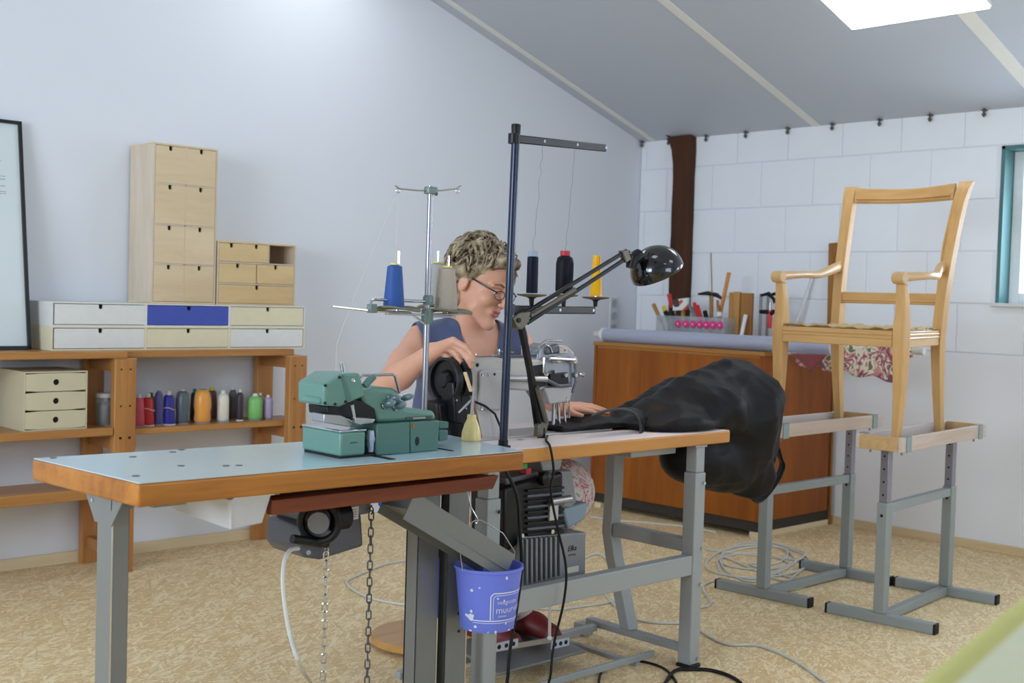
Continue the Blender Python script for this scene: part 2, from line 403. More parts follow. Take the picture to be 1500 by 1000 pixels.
# tall plywood chest, 2 x 4 drawers
X0, X1, Y0, Z0, Z1 = -3.505, -3.192, -.227, 1.1445, 1.843
t = thing('plywood_drawer_tower', 'tall birch plywood chest with eight small drawers in two columns', 'drawer chest', ((X0+X1)/2, -.12, Z0))
carcass(t, X0, X1, Y0, -.012, Z0, Z1, .008, m_ply, m_plyside)
zr = [Z0+.006, 1.318, 1.490, 1.668, Z1-.006]
dv = M()
for zz in zr[1:-1]: dv.box((X0+.008, Y0+.001, zz-.003), (X1-.008, -.02, zz+.003))
dv.box(((X0+X1)/2-.003, Y0+.001, Z0+.008), ((X0+X1)/2+.003, -.02, Z1-.008)); dv.build('divider', m_plyside, t, smooth=False)
for r in range(4):
    for (a, b) in ((X0+.008, (X0+X1)/2-.001), ((X0+X1)/2+.001, X1-.008)):
        notch_drawer(t, a, b, zr[r]+.002, zr[r+1]-.002, Y0+.0005, .18, m_ply)
# low plywood chest beside it, one drawer missing
X0, X1, Z1 = -3.184, -2.765, 1.434
t = thing('plywood_drawer_chest', 'low birch plywood chest with one empty drawer slot beside the tower', 'drawer chest', ((X0+X1)/2, -.12, Z0))
carcass(t, X0, X1, Y0, -.012, Z0, Z1, .007, m_ply2, m_plyside)
dv = M()
for zz in (1.2405, 1.338): dv.box((X0+.007, Y0+.001, zz-.003), (X1-.007, -.02, zz+.003))
dv.box((-2.914-.003, Y0+.001, 1.338), (-2.914+.003, -.02, Z1-.007)).box((-3.046-.003, Y0+.001, 1.338), (-3.046+.003, -.02, Z1-.007)); dv.build('divider', m_plyside, t, smooth=False)
for (a, b, c, d) in ((X0+.007, -3.047, 1.341, Z1-.007), (-3.045, -2.917, 1.341, Z1-.007), (X0+.007, -2.979, 1.2435, 1.335), (-2.977, X1-.007, 1.2435, 1.335), (X0+.007, X1-.007, Z0+.007, 1.2375)):
    notch_drawer(t, a, b, c, d, Y0+.0005, .18, m_ply2)
# two long low drawer boxes stacked on the shelf: cream below, white above
YB = -.245
xs = [W(p, 480, Y=YB).x for p in (75.5, 79.5, 212, 215.5, 334.5, 338, 444, 446.5)]
for (nm, lab, z0, z1, mt, cols) in (
    ('cream_drawer_box', 'long cream three-drawer box standing directly on the pine shelf', .9425, 1.0425, m_cardc, (m_cardw, m_cardc, m_cardw)),
    ('white_drawer_box', 'long white three-drawer box with a blue middle drawer', 1.0427, 1.1437, m_cardw, (m_cardw, m_cardb, m_cardc))):
    t = thing(nm, lab, 'drawer box', ((xs[0]+xs[-1])/2, -.13, z0))
    carcass(t, xs[0], xs[-1], YB, -.012, z0, z1, .006, mt)
    for k in range(2): M().box((xs[2+2*k], YB+.001, z0+.006), (xs[3+2*k], -.02, z1-.006)).build('divider', mt, t, smooth=False)
    for k in range(3):
        o = notch_drawer(t, xs[1+2*k]-.001, xs[2+2*k]+.001, z0+.007, z1-.007, YB+.0008, .2, cols[k], nw=.019, nh=.020, label='drawer with %s front' % ('blue' if cols[k] == m_cardb else 'white' if cols[k] == m_cardw else 'cream'))
# pine shelving: ladder frames of front and back posts with rails, loose boards across
sh = thing('pine_shelving', 'varnished pine shelving of upright posts, rails and boards along the smooth wall', 'shelf', (-3.65, -.18, 0))
def post(x0, x1, y0, y1, z1):
    o = M().box((x0, y0, 0), (x1, y1, z1)).build('post', m_pinez, sh, bevel=.003)
    for zz in ((.585, .33, .875, .72) if y0 < -.2 else (.33, .875)):
        for xx in (x0+.028, x1-.028): M().cyl((xx, y0-.0015, zz-.01), (xx, y0+.004, zz-.01), .006 if zz == .585 else .004, n=10).build('screw', m_screw, o)
    return o
for (xa, xb) in ((-4.66, -4.563), (-3.709, -3.612), (-2.846, -2.750)):
    post(xa, xb, -.322, -.282, .9085); 
    post(xa-.012, xa+.076, -.062, -.022, .9085)
    for zz, hh in ((.9085, .055), (.585, .06), (.345, .06), (.12, .05)):
        if xb > -3 and zz < .4: continue
        M().box((xa+.006, -.2815, zz-hh), (xa+.04, -.0625, zz-.0005)).build('rail', m_piney, sh, bevel=.002)
    M().box((xa-.006, -.318, .909), (xb+.004, -.02, .9115)).build('rail_cap', m_endg, sh)
for (xa, xb, y0, z1, th_) in ((-4.75, -3.655, -.325, .942, .030), (-3.651, -2.80, -.285, .942, .030), (-4.75, -3.713, -.325, .622, .034), (-3.608, -2.72, -.28, .606, .026), (-4.75, -3.72, -.325, .372, .045)):
    M().box((xa, y0, z1-th_), (xb, -.025 if z1 > .9 else -.07, z1)).build('shelf_board', m_pine, sh, bevel=.003)
# cream three-drawer box on the middle board
def plate_hole(x0, x1, z0, z1, y, t, r, n=24):
    xc, zc = (x0+x1)/2, (z0+z1)/2; vs = []; m = M()
    for yy in (y, y+t):
        for i in range(n):
            a = 2*PI*i/n; c, s = math.cos(a), math.sin(a)
            k = min((x1-xc)/abs(c) if abs(c) > 1e-6 else 9, (z1-zc)/abs(s) if abs(s) > 1e-6 else 9)
            vs.append((xc+c*r, yy, zc+s*r)); vs.append((xc+c*k, yy, zc+s*k))
    fs = []
    N2 = 2*n
    for i in range(n):
        a, b = 2*i, 2*((i+1) % n)
        fs += [(a, a+1, b+1, b), (N2+a, N2+b, N2+b+1, N2+a+1), (a, b, N2+b, N2+a), (a+1, N2+a+1, N2+b+1, b+1)]
    return m.add(vs, fs)
YD = -.31; xa, xb = W(35, 600, Y=YD).x, W(127.5, 600, Y=YD).x; zb, zt = .6225, .862
t = thing('cream_letter_drawers', 'cream board box with three drawers and round finger holes', 'drawer box', ((xa+xb)/2, -.18, zb))
carcass(t, xa, xb, YD, -.03, zb, zt, .005, m_cream)
hh = (zt-zb-.01)/3
for k in range(3):
    o = plate_hole(xa+.006, xb-.006, zb+.006+hh*k, zb+.003+hh*(k+1), YD+.0006, .006, .0125).build('drawer', m_cream, t, smooth=False)
    zc = zb+.0045+hh*(k+.5)
    M().box(((xa+xb)/2-.016, YD+.008, zc-.016), ((xa+xb)/2+.016, YD+.0095, zc+.016)).build('hole_shade', m_dark, o, smooth=False)  # dark sheet puts the drawer's inner shade behind the round hole
# poster in a black frame leaning on the wall
xr = -4.0; xl = -4.72; zb = .943; zt = 1.885
t = thing('framed_poster', 'tall pale poster in a thin black frame leaning against the wall', 'picture', ((xl+xr)/2, -.15, zb))
yb_, yt_ = -.155, -.018
u = V((0, yt_-yb_, zt-zb)).normalized(); H_ = V((0, yt_-yb_, zt-zb)).length; nr = V((0, -u.z, u.y))
o0 = V((xl, yb_, zb))
def fp(a, b, c): return o0 + V((a, 0, 0)) + u*b + nr*c
Wd = xr-xl
fm = M()
for (a0, a1, b0, b1) in ((0, Wd, 0, .014), (0, Wd, H_-.014, H_), (0, .014, 0, H_), (Wd-.014, Wd, 0, H_)):
    fm.hexa([fp(a0, b0, 0), fp(a1, b0, 0), fp(a1, b1, 0), fp(a0, b1, 0)], [fp(a0, b0, .016), fp(a1, b0, .016), fp(a1, b1, .016), fp(a0, b1, .016)])
fm.build('frame', m_black, t, smooth=False)
m_sheet = plain('poster_paper', (214,222,224), .25, var=.01)
M().hexa([fp(.012, .012, .002), fp(Wd-.012, .012, .002), fp(Wd-.012, H_-.012, .002), fp(.012, H_-.012, .002)], [fp(.012, .012, .006), fp(Wd-.012, .012, .006), fp(Wd-.012, H_-.012, .006), fp(.012, H_-.012, .006)]).build('poster_sheet', m_sheet, t, smooth=False)
tx = M(); rr = random.Random(3)
for (bz, ln, hh) in ((.83, .10, .008), (.775, .22, .008), (.712, .40, .006), (.700, .38, .006), (.672, .36, .006), (.648, .34, .006), (.640, .33, .006)):
    a = Wd-.075 if bz < .75 else Wd-.09
    if bz > .8: a = Wd-.10
    end = a-ln
    while a > end:
        wl = rr.uniform(.008, .03); b = bz*H_/.95
        tx.hexa([fp(a-wl, b, .0062), fp(a, b, .0062), fp(a, b+hh*.5, .0062), fp(a-wl, b+hh*.5, .0062)], [fp(a-wl, b, .0066), fp(a, b, .0066), fp(a, b+hh*.5, .0066), fp(a-wl, b+hh*.5, .0066)]); a -= wl+.005
tx.build('print', plain('grey_print', (140,146,150), .6), t, smooth=False)['kind'] = 'stuff'
# thread cones and a jar on the lower right board
def spool(px_c, wpx, top, bot, y, c, kind, label, name='thread_cone', basec=None, topc=None, z0=.6062):
    zx = W(px_c, bot, Y=y); dep = (zx - V(CAM)).dot(V(_F)); r = wpx*dep/FPX/2; h = (bot-top)*dep/FPX
    x = zx.x
    t = thing(name, label, 'thread', (x, y, z0), 'thread cones on the pine shelf')
    mt = plain(name+'_thread', c, .45 if kind != 'wrap' else .3, var=.12, scale=60, sheen=.2)
    o = V((x, y, z0)); b0 = .006
    if kind == 'cone':
        prof = [(r*.98, b0), (r, b0+.004), (r*.9, h*.45), (r*.78, h*.82), (r*.6, h*.88), (r*.42, h*.89)]
    elif kind == 'king':
        prof = [(r*.9, b0), (r, b0+.006), (r, h*.72), (r*.9, h*.82), (r*.55, h*.9), (r*.4, h*.905)]
    elif kind == 'wrap':
        prof = [(r*.85, b0), (r*.95, h*.1), (r*.88, h*.3), (r, h*.5), (r*.93, h*.75), (r*.8, h*.9), (r*.5, h*.97)]
    else:
        prof = [(r*.95, b0), (r, b0+.003), (r, h*.9), (r*.95, h*.93), (r*.5, h*.935)]
    M().lathe(prof, o, n=20).build('thread_winding', mt, t, ang=50)
    M().lathe([(r*(1.08 if basec else .9), 0), (r*(1.08 if basec else .9), .004), (r*.7, .0065)], o, n=20).build('base', plain(name+'_base', basec or (150,150,150), .5), t)
    M().lathe([(r*.38, h*.88), (r*.36, h), (r*.26, h), (r*.26, h*.89)], o, n=14).build('tip', plain(name+'_tip', topc or (200,200,190), .5), t)
    if kind == 'wrap':
        bag = M(); rb = random.Random(int(px_c)); ns = 18
        rows = []
        for (rr_, zz) in prof+[(r*.25, h*1.03)]:
            for j in range(ns):
                a = 2*PI*j/ns; q = rr_*1.12+rb.uniform(-.002, .004); bag.v.append((x+q*math.cos(a), y+q*math.sin(a), z0+zz+rb.uniform(-.002, .002)))
        for i in range(len(prof)):
            for j in range(ns): bag.f.append((i*ns+j, i*ns+(j+1) % ns, (i+1)*ns+(j+1) % ns, (i+1)*ns+j))
        bag.build('plastic_wrap', glass('clear_plastic', (225,228,235), .15, .07), t)
    return t
S = .31
def zs_(x, top, bot): return (x*S, 430+top*S, 430+bot*S)
def sp(x, w_, top, bot, y, c, kind, label, **k):
    a = zs_(x, top, bot); return spool(a[0], w_*S, a[1], a[2], y, c, kind, label, **k)
sp(525, 46, 468, 618, -.12, (120,40,48), 'cone', 'dark red thread cone behind the glass jar', z0=.6227)
sp(656, 54, 478, 630, -.2, (196,72,88), 'cone', 'pink thread cone right behind the shelf post')
sp(697, 60, 480, 632, -.2, (190,28,34), 'cone', 'bright red thread cone with white base', basec=(225,225,225), topc=(200,205,205))
sp(712, 46, 456, 600, -.11, (40,90,60), 'cone', 'dark green thread cone behind the red cone', topc=(40,110,70))
sp(748, 44, 460, 622, -.2, (50,46,130), 'wrap', 'purple blue thread cone wrapped in clear plastic', topc=(60,100,110))
sp(795, 62, 474, 632, -.2, (36,34,150), 'cone', 'royal blue thread cone with elastic band', basec=(225,225,225), topc=(210,205,190))
sp(860, 66, 466, 626, -.19, (62,82,92), 'wrap', 'slate grey thread cone in crumpled plastic')
sp(918, 46, 448, 598, -.1, (30,50,42), 'cone', 'blackish green thread cone behind the plastic bag', topc=(30,110,70))
sp(955, 82, 460, 620, -.2, (240,158,24), 'wrap', 'large golden yellow thread cone in clear plastic', topc=(60,130,90))
sp(998, 56, 445, 600, -.1, (84,50,48), 'cone', 'maroon thread cone with yellow tip', topc=(200,180,40))
sp(1052, 56, 464, 612, -.2, (226,224,208), 'king', 'white thread cone with grey blue base', basec=(150,160,175), topc=(220,220,215))
sp(1098, 40, 446, 600, -.13, (88,88,92), 'king', 'charcoal thread cone behind the white cone', topc=(190,190,190))
sp(1132, 34, 458, 606, -.2, (52,42,52), 'king', 'dark plum thread cone with cream tip', basec=(225,225,220), topc=(225,218,180))
sp(1203, 70, 478, 602, -.2, (130,196,110), 'king', 'light green thread cone near the shelf end', topc=(220,225,210))
sp(1228, 40, 474, 590, -.12, (170,160,90), 'king', 'olive thread cone behind the light green cone', topc=(230,225,215))
sp(1265, 46, 478, 592, -.2, (182,170,206), 'king', 'lavender thread cone at the shelf end', topc=(225,220,225))
# elastic bands on the blue and red cones
for t_ in [o for o in bpy.data.objects if o.get('label') in ('royal blue thread cone with elastic band', 'bright red thread cone with white base')]:
    p = t_.location; M().tube([(p.x+.0305*math.cos(a)*.9, p.y+.0305*math.sin(a)*.9, p.z+.072+.006*math.sin(2*a)) for a in [2*PI*i/20 for i in range(20)]], .002, 6, closed=True).build('elastic_band', plain('elastic', (216,196,160), .6), t_)
# glass jar with lid and metal bits
a = W(152.5, 626, Y=-.22); r = 12.3*5.55/FPX
t = thing('glass_jar', 'small glass jar of metal parts with a white lid', 'jar', (a.x, -.22, .6225))
o = V((a.x, -.22, .6225))
M().lathe([(r*.9, 0), (r, .006), (r, .108), (r*.86, .118)], o, n=24).build('jar_glass', glass('jar_glass', (205,212,215), .05, .3), t)
M().lathe([(r*.8, .003), (r*.9, .02), (r*.88, .085), (r*.5, .1)], o, n=24).build('metal_bits', plain('metal_bits', (120,118,124), .35, .8, var=.5, scale=180, bump=.8), t)
M().lathe([(r*.95, .1185), (r*.97, .12), (r*.97, .133), (r*.9, .136)], o, n=24).build('lid', plain('white_lid', (210,212,212), .4), t)
# double socket strip low in the corner
t = thing('socket_strip', 'grey vertical socket strip on the wall near the timber post', 'socket', (-.235, -.02, 1.03))
M().box((-.27, -.02, 1.0), (-.20, 0, 1.235)).build('body', plain('socket_grey', (206,208,212), .5), t, bevel=.006)
for k in range(3): M().lathe([(.026, 0), (.026, .004), (.021, .004), (.019, -.004)], (-.235, -.021, 1.04+.078*k), (0, -1, 0), 20).build('socket', plain('socket_ring', (176,178,184), .5), t)
# ================================================================== wooden cabinet by the block wall and what lies on it
m_cab = wood('orange_brown_veneer', (164,94,26), (126,64,12), 'z', .45, .45, 0, stretch=10)
m_cabs = wood('orange_brown_veneer_side', (158,88,24), (122,60,12), 'z', .45, .45, 0, stretch=10)
m_cabt = wood('cabinet_top_wood', (190,136,72), (156,100,46), 'y', .5, .4)
m_plinth = plain('dark_plinth', (52,46,42), .6)
CX, CY0, CY1, CZ = -.74, -1.512, -.325, .972
t = thing('wooden_cabinet', 'wide orange brown veneered cabinet on a dark plinth against the block wall', 'cabinet', (-.38, (CY0+CY1)/2, 0))
M().box((CX, CY0+.02, .085), (-.085, CY1-.02, .95)).build('body', m_cab, t, bevel=.002)
M().box((CX-.004, CY0, .085), (-.085, CY0+.0195, .95)).build('side_panel', m_cabs, t, bevel=.002)
M().box((CX-.004, CY1-.0195, .085), (-.085, CY1, .95)).build('side_panel', m_cabs, t, bevel=.002)
M().box((CX-.010, CY0-.004, .9502), (-.08, CY1+.004, CZ)).build('top_board', m_cabt, t, bevel=.003)
M().box((CX-.003, CY0+.024, .95-.012), (CX-.0005, CY1-.024, .949)).build('front_rail', m_cabt, t)
M().box((CX+.015, CY0+.01, .030), (-.04, CY1-.01, .0848)).build('plinth', m_plinth, t)
for y in (CY0+.03, CY1-.06):
    M().box((CX+.0, y-.025, 0), (-.05, y+.025, .0298)).build('batten', m_base, t, bevel=.002)
# rolls of cloth
m_greycloth = plain('grey_blue_cloth', (168,172,192), .85, var=.08, scale=90, bump=.2, sheen=.3)
m_tube = plain('cardboard_tube', (206,204,196), .7)
def roll(name, label, x, z, r, ya, yb, ta, tb, mat, seed):
    t = thing(name, label, 'fabric roll', (x, (ya+yb)/2, CZ)); rr = random.Random(seed); m = M(); n = 40; k = 26
    for i in range(k+1):
        y = ya+(yb-ya)*i/k
        for j in range(n):
            a = 2*PI*j/n; q = r*(1+.03*math.sin(3*a+i*.25)+.018*math.sin(7*a+i*.9))*(1-.06*(i in (0, k)))
            m.v.append((x+q*math.cos(a), y, max(z+q*math.sin(a), CZ+.001)))
    for i in range(k):
        for j in range(n): m.f.append((i*n+j, i*n+(j+1) % n, (i+1)*n+(j+1) % n, (i+1)*n+j))
    m.f += [tuple(range(n)), tuple(k*n+j for j in range(n))]
    m.build('rolled_cloth', mat, t, ang=50)
    M().lathe([(r*.5, 0), (r*.5, abs(ta-ya))], (x, ya, z), (0, 1 if ta > ya else -1, 0), 20).build('core_tube', m_tube, t)
    if tb is not None: M().lathe([(r*.5, 0), (r*.5, abs(tb-yb))], (x, yb, z), (0, 1 if tb > yb else -1, 0), 20).build('core_tube', m_tube, t)
    return t
gr = roll('grey_fabric_roll', 'long roll of grey blue cloth lying along the cabinet front edge', -.66, 1.012, .040, -.335, -1.86, -.255, None, m_greycloth, 1)
M().lathe([(.036, 0), (.040, .004), (.038, .022), (.02, .026)], (-.66, -.335, 1.012), (0, 1, 0), 24).build('white_end_wrap', plain('white_paper', (226,228,230), .6), gr)
M().box((-.69, -1.84, CZ+.0005), (-.63, -1.52, CZ+.004)).build('loose_end', plain('white_cloth_edge', (220,222,226), .8), gr)
def floral(name, scale=13):
    m, N, L, p = nmat(name); p.inputs['Roughness'].default_value = .85
    tc = N.new('ShaderNodeTexCoord')
    ns = N.new('ShaderNodeTexNoise'); ns.inputs['Scale'].default_value = scale; ns.inputs['Distortion'].default_value = 1.6; ns.inputs['Detail'].default_value = 2; L.new(tc.outputs['Object'], ns.inputs['Vector'])
    cr = N.new('ShaderNodeValToRGB'); cr.color_ramp.interpolation = 'CONSTANT'; L.new(ns.outputs[0], cr.inputs[0])
    e = cr.color_ramp.elements; e[0].position = 0; e[0].color = lin((120,120,90)); e[1].position = .38; e[1].color = lin((230,222,200))
    for p_, c in ((.50, (206,150,150)), (.56, (160,76,92)), (.60, (120,106,116)), (.635, (228,218,198)), (.72, (196,110,130))):
        q = e.new(p_); q.color = lin(c)
    L.new(cr.outputs[0], p.inputs['Base Color']); return m
m_flor = floral('floral_upholstery')
fr_ = roll('floral_fabric_roll', 'roll of cream and red floral cloth sticking out past the cabinet end', -.47, 1.012, .035, -.98, -2.19, -.94, -2.25, m_flor, 2)
fl = M(); nu, nv = 26, 9
for i in range(nu+1):
    y = -1.56-(2.17-1.56)*i/nu; drop = .10+.055*(i/nu)+.01*math.sin(i*.9) if i < nu-1 else .02
    for j in range(nv+1):
        s = j/nv; fl.v.append((-.51-.002-.012*math.sin(s*3+i*.7)-.01*s, y+.01*s*math.sin(i), 1.03-.02*s-drop*s))
for i in range(nu):
    for j in range(nv): fl.f.append((i*(nv+1)+j, i*(nv+1)+j+1, (i+1)*(nv+1)+j+1, (i+1)*(nv+1)+j))
fl.build('hanging_flap', m_flor, fr_, solid=.002)
# red brown scrap hanging over the cabinet edge
rs = M(); pts = [W(1158, 517, X=-.757), W(1212, 519, X=-.757), W(1189, 545, X=-.757)]
vs = []
n = 8
for i in range(n+1):
    for j in range(n+1-i):
        a, b = i/n, j/n; q = pts[0]*(1-a-b)+pts[1]*a+pts[2]*b; vs.append((q.x+.006*math.sin(a*9+b*5)*b, q.y, q.z))
idx = {}; k = 0
for i in range(n+1):
    for j in range(n+1-i): idx[(i, j)] = k; k += 1
fs = []
for i in range(n):
    for j in range(n-i):
        fs.append((idx[(i, j)], idx[(i+1, j)], idx[(i, j+1)]))
        if i+j < n-1: fs.append((idx[(i+1, j)], idx[(i+1, j+1)], idx[(i, j+1)]))
rs.add(vs, fs)
ya_, yb__ = pts[0].y, pts[1].y
rs.box((-.757, yb__, CZ+.0015), (-.70, ya_, CZ+.0035))
tag(rs.build('cloth_scrap', plain('red_brown_cloth', (132,62,64), .9, sheen=.3), solid=.0015), 'pointed red brown cloth scrap hanging over the cabinet corner', 'cloth')
# clear tool box with pink round tags, tools standing in it
BX0, BX1 = -.46, -.30
yl, yr = W(961, 480, X=BX0).y, W(1062, 480, X=BX0).y
zt_ = W(1000, 463, X=BX0).z
t = thing('tool_box', 'clear plastic tool caddy with a row of pink round tags', 'tool box', ((BX0+BX1)/2, (yl+yr)/2, CZ))
m_clear = glass('clear_acrylic', (200,206,210), .08, .30)
bx = M().box((BX0, yr, CZ), (BX1, yl, CZ+.004))
for (a, b) in (((BX0, yr, CZ), (BX0+.004, yl, zt_)), ((BX1-.004, yr, CZ), (BX1, yl, zt_)), ((BX0, yr, CZ), (BX1, yr+.004, zt_)), ((BX0, yl-.004, CZ), (BX1, yl, zt_))): bx.box(a, b)
bx.build('clear_walls', m_clear, t, smooth=False)
bb = M()
for k in range(1, 6): y = yl+(yr-yl)*k/6; bb.box((BX0+.01, y-.001, CZ+.006), (BX1-.01, y+.001, zt_-.02))
bb.build('dividers', m_clear, t, smooth=False)['kind'] = 'stuff'
m_pink = plain('pink_plastic', (226,50,130), .35); m_pinkc = plain('pale_pink_centre', (246,190,216), .4)
for pxx in (993.5, 1004.5, 1015, 1025, 1034.5, 1044.5, 1054.5):
    q = W(pxx, 474.0+(pxx-993)*.035, X=BX0-.003)
    o = M().lathe([(.0215, 0), (.0225, .003), (.020, .007), (.004, .008)], (BX0-.0005, q.y, q.z), (-1, 0, 0), 20).build('round_tag', m_pink, t)
    M().lathe([(.006, .0078), (.006, .0092)], (BX0-.0005, q.y, q.z), (-1, 0, 0), 10).build('tag_centre', m_pinkc, o)
m_handle = wood('tool_handle_wood', (186,140,82), (150,104,56), 'z', 1.5)
m_red = plain('red_plastic', (196,40,36), .4); m_blk = plain('black_rubber', (16,16,18), .55, spec=.3); m_yel = plain('yellow_plastic', (214,184,44), .4)
m_steel = plain('tool_steel', (150,152,156), .3, .9); m_or = plain('orange_wood', (206,134,54), .5)
ZB = CZ+.005
def tool(name, label, p0, p1, x, segs, cat='tool'):
    # segs: list of (fraction0, fraction1, radius0, radius1, material, part); the lower end stands on the caddy floor
    a, b = W(*p0, X=x), W(*p1, X=x+.03); d = (b-a); a0 = a.copy()
    k = (ZB+.004-a.z)/d.z; base = a + d*k
    base.x = min(max(base.x, BX0+.02), BX1-.02); base.z = ZB+.006
    t = thing(name, label, cat, (base.x, base.y, ZB))
    for (f0, f1, r0, r1, mt, pn) in segs:
        M().tube([base+(b-base)*f0, base+(b-base)*(f0+f1)/2, base+(b-base)*f1], [r0, (r0+r1)/2*1.06, r1], 10).build(pn, mt, t)
    return t, base, b
tool('chisel', 'wood handled chisel at the end of the caddy', (968, 470), (957.5, 446), -.40, [(0, .55, .004, .004, m_steel, 'blade'), (.53, 1, .010, .013, m_handle, 'handle')])
tool('screwdriver', 'yellow and black screwdriver in the caddy', (979, 470), (972, 449), -.41, [(0, .5, .003, .003, m_steel, 'shaft'), (.48, .85, .013, .015, m_blk, 'grip'), (.85, 1, .014, .012, m_yel, 'cap')])
tool('file_tool', 'black gripped file in the tool caddy', (988, 470), (984, 452), -.38, [(0, .5, .004, .004, m_steel, 'blade'), (.48, 1, .012, .013, m_blk, 'grip')])
tool('red_pliers', 'red handled tool rising highest beside the timber post', (987, 465), (980, 431), -.34, [(0, .6, .006, .006, m_steel, 'shaft'), (.58, 1, .011, .013, m_red, 'grip')])
tool('bradawl', 'olive handled awl in the middle of the caddy', (1000, 470), (1001, 452), -.36, [(0, .5, .003, .003, m_steel, 'spike'), (.48, 1, .011, .012, m_handle, 'handle')])
for (nm, lb, p, q, mt) in (('pliers', 'dark steel pliers leaning in the caddy', (1020, 470), (1010, 447), m_steel), ('webbing_pliers', 'red gripped webbing pliers in the caddy', (1026, 472), (1017, 444), m_red)):
    t, a, b = tool(nm, lb, p, q, -.38, [(0, .5, .007, .007, m_steel, 'jaw'), (.48, 1, .010, .011, mt, 'grip')])
    M().tube([a+(b-a)*.48+V((0, -.016, 0)), b+V((0, -.026, -.012))], [.008, .009], 8).build('grip', mt, t)
tool('black_cap_tool', 'short red tool with a black cap in the caddy', (1034, 470), (1032.5, 456), -.41, [(0, .7, .012, .013, m_red, 'grip'), (.7, 1, .014, .013, m_blk, 'cap')])
t, a, b = tool('upholstery_hammer', 'hammer with wooden handle and dark double head', (1042, 470), (1042, 434), -.33, [(0, 1, .010, .013, m_handle, 'handle')])
M().tube([b+V((0, .095, .012)), b+V((0, .03, .018)), b+V((0, -.04, .008)), b+V((0, -.095, -.022))], [.006, .013, .013, .005], 10).build('head', plain('dark_iron', (54,52,50), .45, .7), t)
tool('thin_dowel', 'thin wooden rod standing tallest in the caddy', (1044, 470), (1041.5, 370), -.32, [(0, 1, .0035, .0035, m_handle, 'rod')], 'stick')
tool('orange_stick', 'orange wooden stick leaning out of the caddy', (1056, 455), (1068, 399), -.32, [(0, 1, .010, .012, m_or, 'stick')], 'stick')
t, a, b = tool('taped_mallet', 'wood handled tool with a white tape ring', (1055, 474), (1051, 440), -.36, [(0, .62, .009, .011, m_handle, 'handle'), (.62, .72, .016, .016, m_white, 'tape_ring'), (.72, 1, .010, .008, m_handle, 'tip')])
# paper packet
a = W(986, 452, X=-.36); b = W(1008, 437, X=-.34)
pk = M().hexa([(-.365, a.y, a.z-.012), (-.345, a.y, a.z-.012), (-.325, b.y, a.z-.004), (-.345, b.y, a.z-.004)], [(-.365, a.y, b.z-.01), (-.345, a.y, b.z-.01), (-.325, b.y, b.z+.004), (-.345, b.y, b.z+.004)])
def packet():
    m, N, L, p = nmat('printed_packet'); p.inputs['Roughness'].default_value = .4
    tc = N.new('ShaderNodeTexCoord'); ns = N.new('ShaderNodeTexVoronoi'); ns.inputs['Scale'].default_value = 28; L.new(tc.outputs['Object'], ns.inputs['Vector'])
    cr = N.new('ShaderNodeValToRGB'); cr.color_ramp.interpolation = 'CONSTANT'; sp_ = N.new('ShaderNodeSeparateColor'); L.new(ns.outputs['Color'], sp_.inputs[0]); L.new(sp_.outputs[0], cr.inputs[0])
    e = cr.color_ramp.elements; e[0].color = lin((225,226,222)); e[1].position = .55; e[1].color = lin((206,70,44)); q = e.new(.85); q.color = lin((60,50,50))
    L.new(cr.outputs[0], p.inputs['Base Color']); return m
pm = pk.box((-.352, a.y-.008, CZ+.0065), (-.344, a.y-.004, a.z)).build('paper_packet', packet(), bevel=.003)
tag(pm, 'white packet with red print stuck among the caddy tools', 'packet')
# loose items to the right of the caddy, standing on the cabinet
def plank(name, label, x0, x1, ptop, pbot, xw, mat, cat='wood', lean=0.0):
    a, b = W(x0, pbot, X=xw), W(x1, pbot, X=xw); zt = W((x0+x1)/2, ptop, X=xw).z
    o = M().hexa([(xw-.012, a.y, CZ+.0005), (xw-.012, b.y, CZ+.0005), (xw+.012, b.y, CZ+.0005), (xw+.012, a.y, CZ+.0005)], [(xw-.012+lean, a.y, zt), (xw-.012+lean, b.y, zt), (xw+.012+lean, b.y, zt), (xw+.012+lean, a.y, zt)]).build(name, mat, bevel=.003)
    return tag(o, label, cat)
m_bw = wood('block_wood', (196,150,90), (160,112,58), 'z', .8); m_bw2 = wood('block_wood_dark', (170,118,62), (134,86,40), 'z', .8)
plank('wood_strip', 'narrow upright wood strip next to the clear caddy', 1067.5, 1072.5, 428, 490, -.36, m_bw)
plank('wood_block', 'broad upright pale wood block beside the caddy', 1073.5, 1082.5, 427, 490, -.35, m_bw)
plank('dark_wood_block', 'broad upright darker wood block beside the white tube', 1085, 1101, 429, 490, -.34, m_bw2)
a, b = W(1083.5, 488, X=-.42), W(1092.5, 461, X=-.38)
t = thing('marker_tube', 'white tube with red end leaning by the wood blocks', 'tube', (a.x, a.y, CZ)); a.z = CZ+.014
M().tube([a, a+(b-a)*.22], .011, 14).build('red_end', m_red, t); M().tube([a+(b-a)*.22, b], .0115, 14).build('tube', m_white, t)
